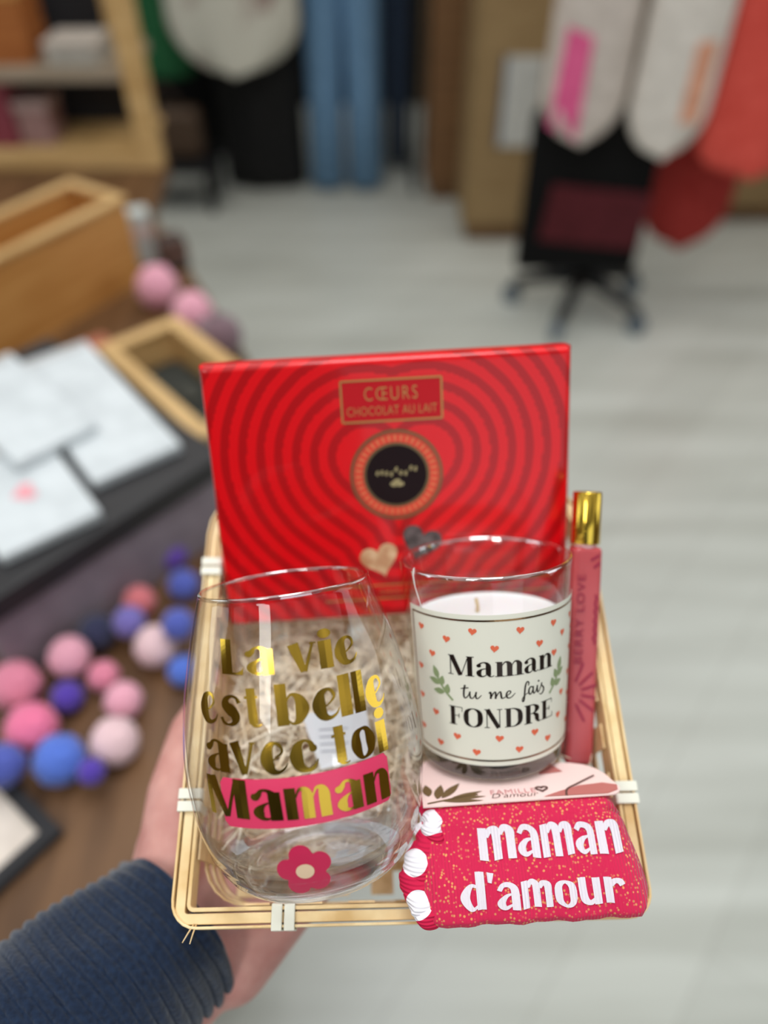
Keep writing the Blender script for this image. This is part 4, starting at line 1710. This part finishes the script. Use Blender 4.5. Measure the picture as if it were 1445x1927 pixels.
def crate(name, label, origin, dx, dy, lx, ly, h, mat, rimmat=None, th=.012):
    """open crate: four boards and a floor; local x along (dx, dy)"""
    c = thing(name, label, 'crate', rotframe(origin, yaw(dx, dy)))
    b = MB()
    b.box((0, 0, 0), (lx, ly, .008))
    b.build('crate_floor', mat, c)
    for lo, hi in (((0, 0, .009), (lx, th, h)), ((0, ly - th, .009), (lx, ly, h)), ((0, th, .009), (th, ly - th, h)), ((lx - th, th, .009), (lx, ly - th, h))):
        b = MB()
        b.box(lo, hi)
        b.build('side_board', mat, c, bevel=.0015)
    if rimmat:
        for lo, hi in (((-.004, -.004, h), (lx + .004, th + .004, h + .008)), ((-.004, ly - th - .004, h), (lx + .004, ly + .004, h + .008)), ((-.004, th + .004, h), (th + .004, ly - th - .004, h + .008)), ((lx - th - .004, th + .004, h), (lx + .004, ly - th - .004, h + .008))):
            b = MB()
            b.box(lo, hi)
            b.build('rim_strip', rimmat, c, bevel=.0015)
    return c


d_ = Vector((.53, .848))
A = Vector((-.615, 1.163, .70)) - Vector((d_.x, d_.y, 0)) * .24
crate('wooden_crate', 'large golden pine crate at the back left of the display table', A, d_.x, d_.y, .51, .14, .160, mGolden, mPine)
crate('small_crate', 'small open pine crate with dark insides, left of the red box top', (-.430, 1.0, .70), .66, -.75, .283, .13, .095, mPine, mPine, .016)
m_ = thing('dark_bundle', 'dark green black bundle inside the small open pine crate', 'pouch', rotframe((-.289, .938, .7085), -48.65))
b = MB()
b.box((-.11, -.042, 0), (.11, .042, .050))
b.build('pouch', plain('dark_pouch', 40, 42, 36), m_, bevel=.015, seg=3)
b = MB()
b.box((-.02, -.012, .050), (.02, .012, .058))
b.build('knot', plain('pouch_knot', 60, 60, 52), m_, bevel=.003)

# grey box with a black lid, white packets on it
e1 = (-.656, -.755)
gb_ = thing('grey_box', 'mauve grey box with a thick black lid, behind the pompoms', 'box', rotframe((-.255, .655, .70), yaw(*e1)))
b = MB()
b.box((-.080, -.38, 0), (.235, 0, .105))
b.build('box_body', plain('mauve_card', 140, 128, 136), gb_, bevel=.002)
b = MB()
b.box((-.086, -.386, .105), (.241, .006, .138))
b.build('lid', pr('black_card', rgb(38, 36, 38), rough=0.5), gb_, bevel=.003)


def packet(label, px, py, z, ang, lx, ly, tilt=0.0, pink=False):
    p = onz(px, py, z)
    t = thing('gift_packet', label, 'packet', rotframe((p.x, p.y, z), ang) @ Matrix.Rotation(math.radians(tilt), 4, 'Y'), None)
    b = MB()
    b.box((-lx / 2, -ly / 2, 0), (lx / 2, ly / 2, .014))
    b.build('wrapper', plain('white_wrap', 206, 211, 214, .45), t, bevel=.003)
    b = MB()
    b.box((-lx / 2 + .004, -ly / 2 + .006, .0142), (-lx / 2 + .02, ly / 2 - .006, .0150))
    b.build('fold', plain('grey_wrap', 190, 190, 190, .5), t)
    if pink:
        b = MB()
        put(b, [heart(.01, .0, .016)], lambda x, y: (x, y, .0146))
        b.build('heart_print', plain('pink_wrap_print', 236, 160, 170, .5), t, norm=False)
    return t


packet('long white packet lying on the black lid, the farther one', 172, 775, .8382, -52, .29, .112)
packet('white packet with a pink heart on the black lid, the nearer one', 48, 935, .8382, -52, .18, .112, pink=True)
packet('plain white packet lying across the other two white packets, at the left edge', 30, 775, .8535, -44, .22, .105)
fr = thing('framed_card', 'black framed white card lying on the table, in the lower left corner', 'frame', rotframe(onz(-75, 1560, .7005), -38))
b = MB()
for lo, hi in (((-.085, -.06, 0), (.085, -.045, .012)), ((-.085, .045, 0), (.085, .06, .012)), ((-.085, -.045, 0), (-.07, .045, .012)), ((.07, -.045, 0), (.085, .045, .012))):
    b.box(lo, hi)
b.build('frame_border', mSlate, fr)
b = MB()
b.box((-.07, -.045, 0), (.07, .045, .005))
b.build('card', plain('ivory_card', 222, 208, 196, .6), fr)

# pompoms and plush balls
PAL = {'salmon': (214, 116, 122), 'purple': (96, 62, 160), 'blue': (80, 92, 176), 'navy': (46, 48, 78), 'pale pink': (232, 164, 182), 'hot pink': (238, 120, 158), 'rose': (226, 134, 158), 'violet': (84, 58, 166), 'white pink': (232, 196, 200), 'lilac': (120, 108, 180), 'cornflower': (84, 116, 208)}
POM = [(262, 1132, 62, 'salmon', 'the only salmon one, by the grey box'), (322, 1045, 60, 'purple', 'farthest, beside the basket rim'), (345, 1100, 60, 'blue', 'below the purple one beside the basket rim'),
       (183, 1190, 72, 'navy', 'in front of the grey box'), (243, 1170, 62, 'lilac', 'below the salmon one'), (292, 1215, 80, 'white pink', 'right of the navy one'), (335, 1175, 62, 'blue', 'against the basket rim, middle one'), (345, 1262, 60, 'cornflower', 'against the basket rim, nearest one'),
       (130, 1235, 78, 'pale pink', 'left of the navy one'), (30, 1290, 96, 'rose', 'at the left edge'), (60, 1370, 98, 'hot pink', 'largest, in front of the rose one'), (127, 1312, 62, 'violet', 'between the pinks'), (195, 1272, 60, 'rose', 'in the middle of the heap'), (232, 1318, 72, 'pale pink', 'right of the violet one'),
       (216, 1395, 92, 'white pink', 'nearest on the right'), (112, 1430, 98, 'cornflower', 'nearest in the middle'), (5, 1440, 84, 'blue', 'nearest at the left edge'), (172, 1452, 52, 'violet', 'tucked between the nearest two')]
TUFT = {}


def pompom_mesh(colname):
    """fluffy ball of unit radius: a bumpy sphere"""
    r0_ = random.Random(hash(len(colname)) + 3)
    bm = bmesh.new()
    bmesh.ops.create_icosphere(bm, subdivisions=4, radius=1.0)
    for v in bm.verts:
        q = v.co.normalized()
        k = 1 + .05 * math.sin(q.x * 17 + 1) * math.sin(q.y * 19) + .05 * math.sin(q.z * 21 + q.x * 9) + r0_.uniform(-.035, .035)
        v.co = q * k * .95
    me = bpy.data.meshes.new('pompom')
    bm.to_mesh(me)
    bm.free()
    me.polygons.foreach_set('use_smooth', [True] * len(me.polygons))
    r, g, b2 = PAL[colname]
    m = plain(colname.replace(' ', '_') + '_yarn', r, g, b2, .9, sheen=.3)
    me.materials.append(m)
    return me


placed = []
for px, py, dm, c, wh in POM:
    if c not in TUFT:
        TUFT[c] = pompom_mesh(c)
    z = .735
    for _ in range(4):
        p = onz(px, py, z)
        r = dm / 2 / FPX * (p - CO).dot(CF)
        z = .70 + r
    for _ in range(60):
        p = onz(px, py, z)
        r = dm / 2 / FPX * (p - CO).dot(CF)
        if all((p - q).length >= r + rr + .0005 for q, rr in placed) or z > .83:
            break
        z += .003
    placed.append((p.copy(), r))
    o = bpy.data.objects.new('pompom', TUFT[c])
    COL.objects.link(o)
    o.location = p
    o.scale = (r, r, r)
    tag(o, '%s yarn pompom, %s' % (c, wh), 'pompom', 'pompoms on the display table')

for px, py, dm, c, wh in ((296, 540, 84, 'pale pink', 'upper of two beside the golden crate'), (362, 590, 84, 'pale pink', 'lower of two beside the golden crate')):
    z = .735
    for _ in range(4):
        p = onz(px, py, z)
        r = dm / 2 / FPX * (p - CO).dot(CF)
        z = .70 + r
    o = bpy.data.objects.new('pompom', TUFT[c])
    COL.objects.link(o)
    o.location = onz(px, py, z)
    o.scale = (r * .94, r * .94, r)
    tag(o, '%s yarn pompom, %s' % (c, wh), 'pompom', 'pale pompoms by the crate')
p = onz(412, 632, .74)
cu_ = thing('mauve_cushion', 'small dark mauve cushion at the table edge below the pale pompoms', 'cushion', Matrix.Translation((p.x, p.y, .70)))
b = MB()
b.ell((0, 0, .04), (.040, .040, .038))
b.build('cushion', plain('mauve_velvet', 118, 92, 100, .9, sheen=.4), cu_, smooth=True)
b = MB()
b.ell((0, 0, .079), (.005, .005, .003), None, 12, 8)
b.build('button', plain('mauve_button', 80, 62, 70), cu_, smooth=True)


def stander(name, label, cat, px, py, z, sx, sy, sz, ang, mat, strip=None):
    p = onz(px, py, z)
    t = thing(name, label, cat, rotframe((p.x, p.y, z), ang))
    b = MB()
    b.box((-sx / 2, -sy / 2, 0), (sx / 2, sy / 2, sz))
    b.build('carton', mat, t, bevel=.003)
    if strip:
        b = MB()
        b.box((-sx / 2 - .0006, -sy / 2 - .0006, sz * .55), (sx / 2 + .0006, sy / 2 + .0006, sz * .75))
        b.build('printed_band', strip, t)
    return t


stander('gift_bag', 'pale grey paper bag standing right of the golden crate', 'bag', 262, 492, .70, .075, .04, .105, 20, plain('pale_bag', 200, 206, 202), plain('bag_band', 216, 190, 182))
stander('gift_box', 'dark brown little box behind the pale grey bag', 'box', 330, 500, .70, .05, .05, .06, 30, plain('brown_card', 74, 56, 50), plain('brown_band', 120, 84, 70))
stander('gift_box', 'terracotta little box between the long white packet and crate', 'box', 205, 735, .70, .045, .05, .09, -48, plain('terracotta_card', 168, 100, 76), plain('terracotta_band', 60, 48, 44))

# ------------------------------------------------------------------ wooden shelf unit behind the table
sh = thing('shelf_unit', 'open pine shelf unit with a black back, upper left', 'shelf', Matrix.Translation((-1.0, 2.05, 0)))
for nm, lo, hi, mt_ in (('post', (.400, -.10, .7005), (.450, -.05, 1.9), mPine), ('post', (-.65, -.10, .7005), (-.60, -.05, 1.9), mPine), ('post', (.300, .18, .7005), (.345, .22, 1.9), mPine), ('post', (-.65, .18, .7005), (-.60, .22, 1.9), mPine),
                        ('rail', (-.60, -.10, .7005), (.400, -.07, .742), mPine), ('shelf_board', (-.60, -.07, .715), (.40, .18, .735), mPine), ('shelf_board', (-.60, -.08, .890), (.40, .18, .915), wood('grey_oak', rgb(150, 134, 114), rgb(166, 150, 130))), ('back_panel', (-.60, .182, .745), (.30, .192, 1.88), mSlate)):
    b = MB()
    b.box(lo, hi)
    b.build(nm, mt_, sh, bevel=.002)
b = MB()
b.box((.12, .135, .7355), (.36, .150, .876))
t = thing('slate_board', 'black slate board leaning on the lower shelf, upper left', 'board', Matrix.Translation((-1.0, 2.05, 0)))
b.build('slate', mSlate, t, bevel=.002)
b = MB()
for lo, hi in (((.11, .13, .7355), (.12, .16, .886)), ((.36, .13, .7355), (.37, .16, .886)), ((.12, .13, .876), (.36, .16, .886))):
    b.box(lo, hi)
b.build('slate_frame', mBlackM, t)


def shelfbox(name, label, cat, x, y, z, sx, sy, sz, mat, mat2):
    t = thing(name, label, cat, Matrix.Translation((x, y, z)))
    b = MB()
    b.box((-sx / 2, -sy / 2, 0), (sx / 2, sy / 2, sz * .8))
    b.build('box_body', mat, t, bevel=.003)
    b = MB()
    b.box((-sx / 2 - .003, -sy / 2 - .003, sz * .8), (sx / 2 + .003, sy / 2 + .003, sz))
    b.build('lid', mat2, t, bevel=.003)


crate('wooden_crate', 'orange brown wooden crate on the upper shelf, top left', (-1.28, 1.99, .9155), 1, .06, .46, .16, .13, mOrangeW, mGolden)
shelfbox('keepsake_box', 'burgundy box on the lower shelf at the left edge', 'box', -.985, 2.06, .7355, .16, .12, .145, plain('burgundy', 132, 56, 68), plain('burgundy_lid', 150, 74, 84))
shelfbox('keepsake_box', 'dusty pink box on the lower shelf, beside the burgundy one', 'box', -.86, 2.06, .7355, .08, .10, .10, plain('dusty_pink', 150, 116, 112), plain('dusty_lid', 176, 150, 144))
shelfbox('keepsake_box', 'pale grey box on the upper shelf, right of the orange crate', 'box', -.72, 2.06, .9155, .12, .12, .05, plain('pale_grey', 176, 170, 160), plain('pale_grey_lid', 196, 184, 172))

# ------------------------------------------------------------------ clothes rail and garments at the back
rack = thing('clothes_rail', 'black clothes rail at the back, dark coats hanging on it', 'clothes rail', Matrix.Translation((-.7, 3.7, 0)))
b = MB()
b.tube([(-1.1, 0, 1.35), (.835, 0, 1.35)], .014, 14)
b.build('rail', mBlackM, rack, smooth=True)
for x in (-1.1, .835):
    b = MB()
    b.tube([(x, 0, .03), (x, 0, 1.35)], .014, 12)
    b.build('post', mBlackM, rack, smooth=True)
    b = MB()
    b.tube([(x, -.22, .015), (x, .22, .015)], .014, 12)
    b.build('foot', mBlackM, rack, smooth=True)


def hookpath(zt, ry, rail_z, x=0.0):
    """wire from a collar up and round over the rail without touching it"""
    s_ = -1 if ry >= 0 else 1
    pts = [(x, 0, zt - .02), (x, ry * .5, zt + .02), (x, ry + s_ * .0240, rail_z - .02)]
    for k in range(9):
        a = math.pi * k / 8
        pts.append((x, ry + s_ * .0240 * math.cos(a), rail_z + .0240 * math.sin(a)))
    pts.append((x, ry - s_ * .0240, rail_z - .012))
    return pts


def garment(name, label, x, y, w, d, zt, zb, mat, rail_z=1.35, flare=1.0, folds=7, ph=0.0, rail_y=None, round_bottom=0.0, hem=None):
    """a garment hanging in folds from a hanger; closed solid of cloth"""
    g = thing(name, label, name.split('_')[-1], Matrix.Translation((x, y, 0)))
    NZ, NA_ = 30, 64
    vs = []
    for i in range(NZ + 1):
        t = i / NZ
        z = zt + (zb - zt) * t
        sh_ = min(1.0, .18 + (t / .10) ** .7 * .82) if t < .10 else 1.0
        ww_ = w / 2 * sh_ * (1 + (flare - 1) * t)
        if round_bottom and t > 1 - round_bottom:
            q = (t - (1 - round_bottom)) / round_bottom
            ww_ *= math.sqrt(max(1 - q * q, .002))
        dd = d / 2 * (.45 + .55 * min(t * 3, 1))
        for k in range(NA_):
            a = 2 * math.pi * k / NA_
            f = 1 + .10 * min(t * 2, 1) * math.sin(folds * a + ph + t * 1.5)
            vs.append((ww_ * math.cos(a) * (1 + .03 * math.sin(folds * a + ph)), dd * math.sin(a) * f, z))
    fs = []
    for i in range(NZ):
        for k in range(NA_):
            k2 = (k + 1) % NA_
            fs.append((i * NA_ + k, i * NA_ + k2, (i + 1) * NA_ + k2, (i + 1) * NA_ + k))
    fs.append(tuple(range(NA_)))
    fs.append(tuple(NZ * NA_ + k for k in range(NA_ - 1, -1, -1)))
    b = MB()
    b.add(vs, fs)
    b.build('cloth', mat, g, smooth=True)
    b = MB()
    ry = 0 if rail_y is None else rail_y - y
    b.tube(hookpath(zt, ry, rail_z), .0035, 8)
    b.build('hanger_hook', mBlackM, g, smooth=True)
    return g


garment('black_coat', 'long black coat reaching the floor beside the pale blue jeans', -.535, 3.60, .35, .16, 1.26, .02, plain('black_wool', 22, 21, 21, .9), rail_y=3.7, flare=1.04)
garment('black_coat', 'black coat further left behind the brown bag', -1.02, 3.86, .50, .18, 1.26, .04, plain('black_felt', 14, 13, 13, .9), rail_y=3.7, ph=1)
garment('green_sweater', 'dark green sweater hanging left of the cream blouse', -.935, 3.56, .28, .14, 1.26, .47, plain('bottle_green', 34, 98, 58, .9), rail_y=3.7, ph=2)
garment('cream_blouse', 'cream blouse with faint flowers in front of the black coat', -.58, 3.40, .50, .15, 1.26, .52, noise_mix(pr('cream_print', rgb(206, 200, 184), rough=.8), rgb(150, 120, 112), rgb(216, 212, 198), nscale=9, lo=.32, hi=.5), rail_y=3.7, ph=.5, round_bottom=.25)


def jeans(label, x, y, w, mat, zt=1.22, zb=.03):
    g = thing('blue_jeans', label, 'jeans', Matrix.Translation((x, y, 0)))
    for s in (-1, 1):
        b = MB()
        b.tube([(s * w * .20, 0, zt - .16), (s * w * .23, 0, .75), (s * w * .25, .01, .4), (s * w * .26, 0, zb)], [w * .26, w * .24, w * .22, w * .23], 24)
        b.build('trouser_leg', mat, g, smooth=True)
    b = MB()
    b.tube([(0, 0, zt - .20), (0, 0, zt - .04), (0, 0, zt)], [w * .36, w * .36, w * .34], 24)
    b.build('waist', mat, g, smooth=True)
    b = MB()
    b.tube(hookpath(zt, 3.7 - y, 1.35), .0035, 8)
    b.build('hanger_hook', mBlackM, g, smooth=True)


jeans('pale blue jeans hanging to the floor at the back', -.17, 3.56, .33, plain('pale_denim', 112, 150, 186, .9))
jeans('dark blue jeans hanging right behind the pale blue pair', .012, 3.80, .20, plain('dark_denim', 52, 66, 88, .9))
hb_ = thing('brown_handbag', 'dark brown handbag on a low black stool under the coats', 'bag', Matrix.Translation((-.90, 3.40, .20)))
b = MB()
b.box((-.14, -.05, 0), (.14, .05, .19))
b.build('bag_body', plain('brown_leather', 78, 58, 42, .5), hb_, bevel=.03, seg=4)
b = MB()
b.tube([(-.08 + .16 * k / 10, 0, .18 + .09 * math.sin(math.pi * k / 10)) for k in range(11)], .006, 8)
b.build('handle', plain('brown_strap', 60, 42, 30, .5), hb_, smooth=True)
stl = thing('low_stool', 'low black stool under the brown handbag', 'stool', Matrix.Translation((-.90, 3.40, 0)))
b = MB()
b.box((-.19, -.13, .17), (.19, .13, .20))
b.build('seat', mBlackM, stl, bevel=.004)
for sx_, sy_ in ((-1, -1), (1, -1), (-1, 1), (1, 1)):
    b = MB()
    b.box((sx_ * .16 - .015, sy_ * .10 - .015, 0), (sx_ * .16 + .015, sy_ * .10 + .015, .17))
    b.build('leg', mBlackM, stl)

# ------------------------------------------------------------------ wooden cupboards
for nm, lb, lo, hi, mt_ in (('wood_cupboard', 'brown wooden cupboard behind, between jeans and tan cupboard', (.185, 3.42, 0), (.40, 3.9, 2.0), mBrownW), ('wood_cupboard', 'tan wooden cupboard with a white notice on its side', (.315, 3.02, 0), (.72, 3.36, 2.0), mTan), ('wood_cupboard', 'beige wooden cupboard behind the coral scarves', (1.34, 3.2, 0), (2.6, 3.7, 1.0), mTan)):
    w_, d2, h_ = hi[0] - lo[0], hi[1] - lo[1], hi[2] - lo[2]
    t = thing(nm, lb, 'cupboard', Matrix.Translation((lo[0] + w_ / 2, lo[1] + d2 / 2, 0)))
    b = MB()
    b.box((-w_ / 2, -d2 / 2, .06), (w_ / 2, d2 / 2, h_))
    b.build('carcass', mt_, t, bevel=.004)
    b = MB()
    b.box((-w_ / 2 + .02, -d2 / 2 + .02, 0), (w_ / 2 - .02, d2 / 2 - .02, .06))
    b.build('plinth', mBrownW, t)
    b = MB()
    b.box((-w_ / 2 + .015, -d2 / 2 - .012, .08), (w_ / 2 - .015, -d2 / 2, h_ - .02))
    dr = b.build('door', mt_, t, bevel=.002)
    b = MB()
    b.box((w_ / 2 - .04, -d2 / 2 - .030, .95 * h_ / 2), (w_ / 2 - .03, -d2 / 2 - .012, 1.15 * h_ / 2))
    b.build('handle', mBlackM, dr)
nt = thing('wall_notice', 'white notice card on the tan wooden cupboard', 'notice', Matrix.Translation((.50, 3.002, .38)))
b = MB()
b.box((-.075, -.003, 0), (.06, .003, .30))
b.build('card', plain('notice_white', 206, 206, 200, .6), nt)
b = MB()
b.box((-.085, -.004, 0), (-.072, .004, .30))
b.build('spine', plain('notice_blue', 60, 72, 100, .6), nt)

# ------------------------------------------------------------------ wheeled stand with textiles on the right
st = thing('wheeled_stand', 'black wheeled stand hung with tea towels and a dark bag, upper right', 'stand', Matrix.Translation((.70, 2.50, 0)))
b = MB()
b.tube([(0, 0, .09), (0, 0, 1.30)], .022, 16)
b.build('pole', mBlackM, st, smooth=True)
b = MB()
b.tube([(-.30, 0, 1.30), (.95, 0, 1.30)], .014, 12)
b.build('rail', mBlackM, st, smooth=True)
for k in range(5):
    a = math.radians(-118 + 72 * k)
    c, s_ = math.cos(a), math.sin(a)
    b = MB()
    b.tube([(0, 0, .12), (.10 * c, .10 * s_, .115), (.24 * c, .24 * s_, .075)], [.028, .024, .018], 12)
    lg = b.build('leg', mBlackM, st, smooth=True)
    b = MB()
    nrm2 = Vector((-s_, c, 0))
    ctr = Vector((.24 * c, .24 * s_, .032))
    b.tube([ctr - nrm2 * .016, ctr + nrm2 * .016], .032, 20)
    b.build('castor', plain('castor_grey', 92, 104, 116, .35), lg)


def hang(name, label, x, y, w, d, zb, mat, ph, zt=1.22, flare=1.05, rb=.22):
    return garment(name, label, x, y, w, d, zt, zb, mat, rail_z=1.30, rail_y=2.50, ph=ph, round_bottom=rb, flare=flare, folds=5)


mTowel = plain('oatmeal_cotton', 206, 192, 182, .9)
tw = hang('tea_towel', 'off white tea towel with a pink stripe, left on the wheeled stand', .560, 2.34, .225, .09, .63, mTowel, 0)
b = MB()
vs = []
for i in range(13):
    t = i / 12
    z = .645 + .26 * t
    for xx in (-.098 + .016 * t, -.016 + .002 * t):
        q = max(0, 1 - (xx / .118) ** 2)
        vs.append((xx, -.045 * math.sqrt(q) * (1 if t > .25 else .75 + t) - .006, z + .05 * (xx / .118) ** 2))
b.add(vs, [(2 * i, 2 * i + 1, 2 * i + 3, 2 * i + 2) for i in range(12)])
b.build('pink_stripe', plain('pink_stripe', 232, 96, 146, .9), tw)
tw2 = hang('tea_towel', 'off white tea towel with an orange print, right on the wheeled stand', .795, 2.32, .215, .09, .60, plain('white_cotton', 222, 212, 202, .9), 1)
b = MB()
vs = []
for i in range(9):
    z = .70 + .20 * i / 8
    for xx in (.020, .075):
        vs.append((xx, -.045 * math.sqrt(max(0, 1 - (xx / .114) ** 2)) - .006, z))
b.add(vs, [(2 * i, 2 * i + 1, 2 * i + 3, 2 * i + 2) for i in range(8)])
b.build('orange_print', plain('orange_towel_print', 226, 160, 130, .9), tw2)
hang('coral_scarf', 'bright coral scarf hanging at the right edge', 1.12, 2.44, .34, .12, .50, plain('coral_cloth', 226, 84, 72, .9), 2, rb=.12)
hang('red_scarf', 'dark red scarf hanging low behind the coral one', 1.04, 2.62, .28, .10, .18, plain('brick_cloth', 158, 44, 38, .9), 3, rb=.15)
hang('red_scarf', 'deep red scarf at the upper right corner', 1.36, 2.40, .16, .08, .80, plain('crimson_cloth', 150, 30, 34, .9), 3, rb=.1)
bag = thing('black_bag', 'black fabric bag with a dark red pocket on the wheeled stand', 'bag', Matrix.Translation((.640, 2.435, .19)))
b = MB()
b.box((-.20, -.035, 0), (.20, .022, .50))
b.build('bag_body', mBlack, bag, bevel=.02, seg=3)
b = MB()
b.box((-.15, -.047, .10), (.17, -.0355, .28), Matrix.Rotation(math.radians(6), 4, 'Y'))
b.build('pocket', plain('oxblood', 82, 12, 22, .8), bag, bevel=.004)
for sx_ in (-.1, .1):
    b = MB()
    b.tube([(sx_, .0, .48), (sx_, .02, .60)] + [(sx_ , p_[1], p_[2] - .19) for p_ in hookpath(.9, .065, 1.30)[2:]], .003, 8)
    b.build('strap', mBlack, bag, smooth=True)
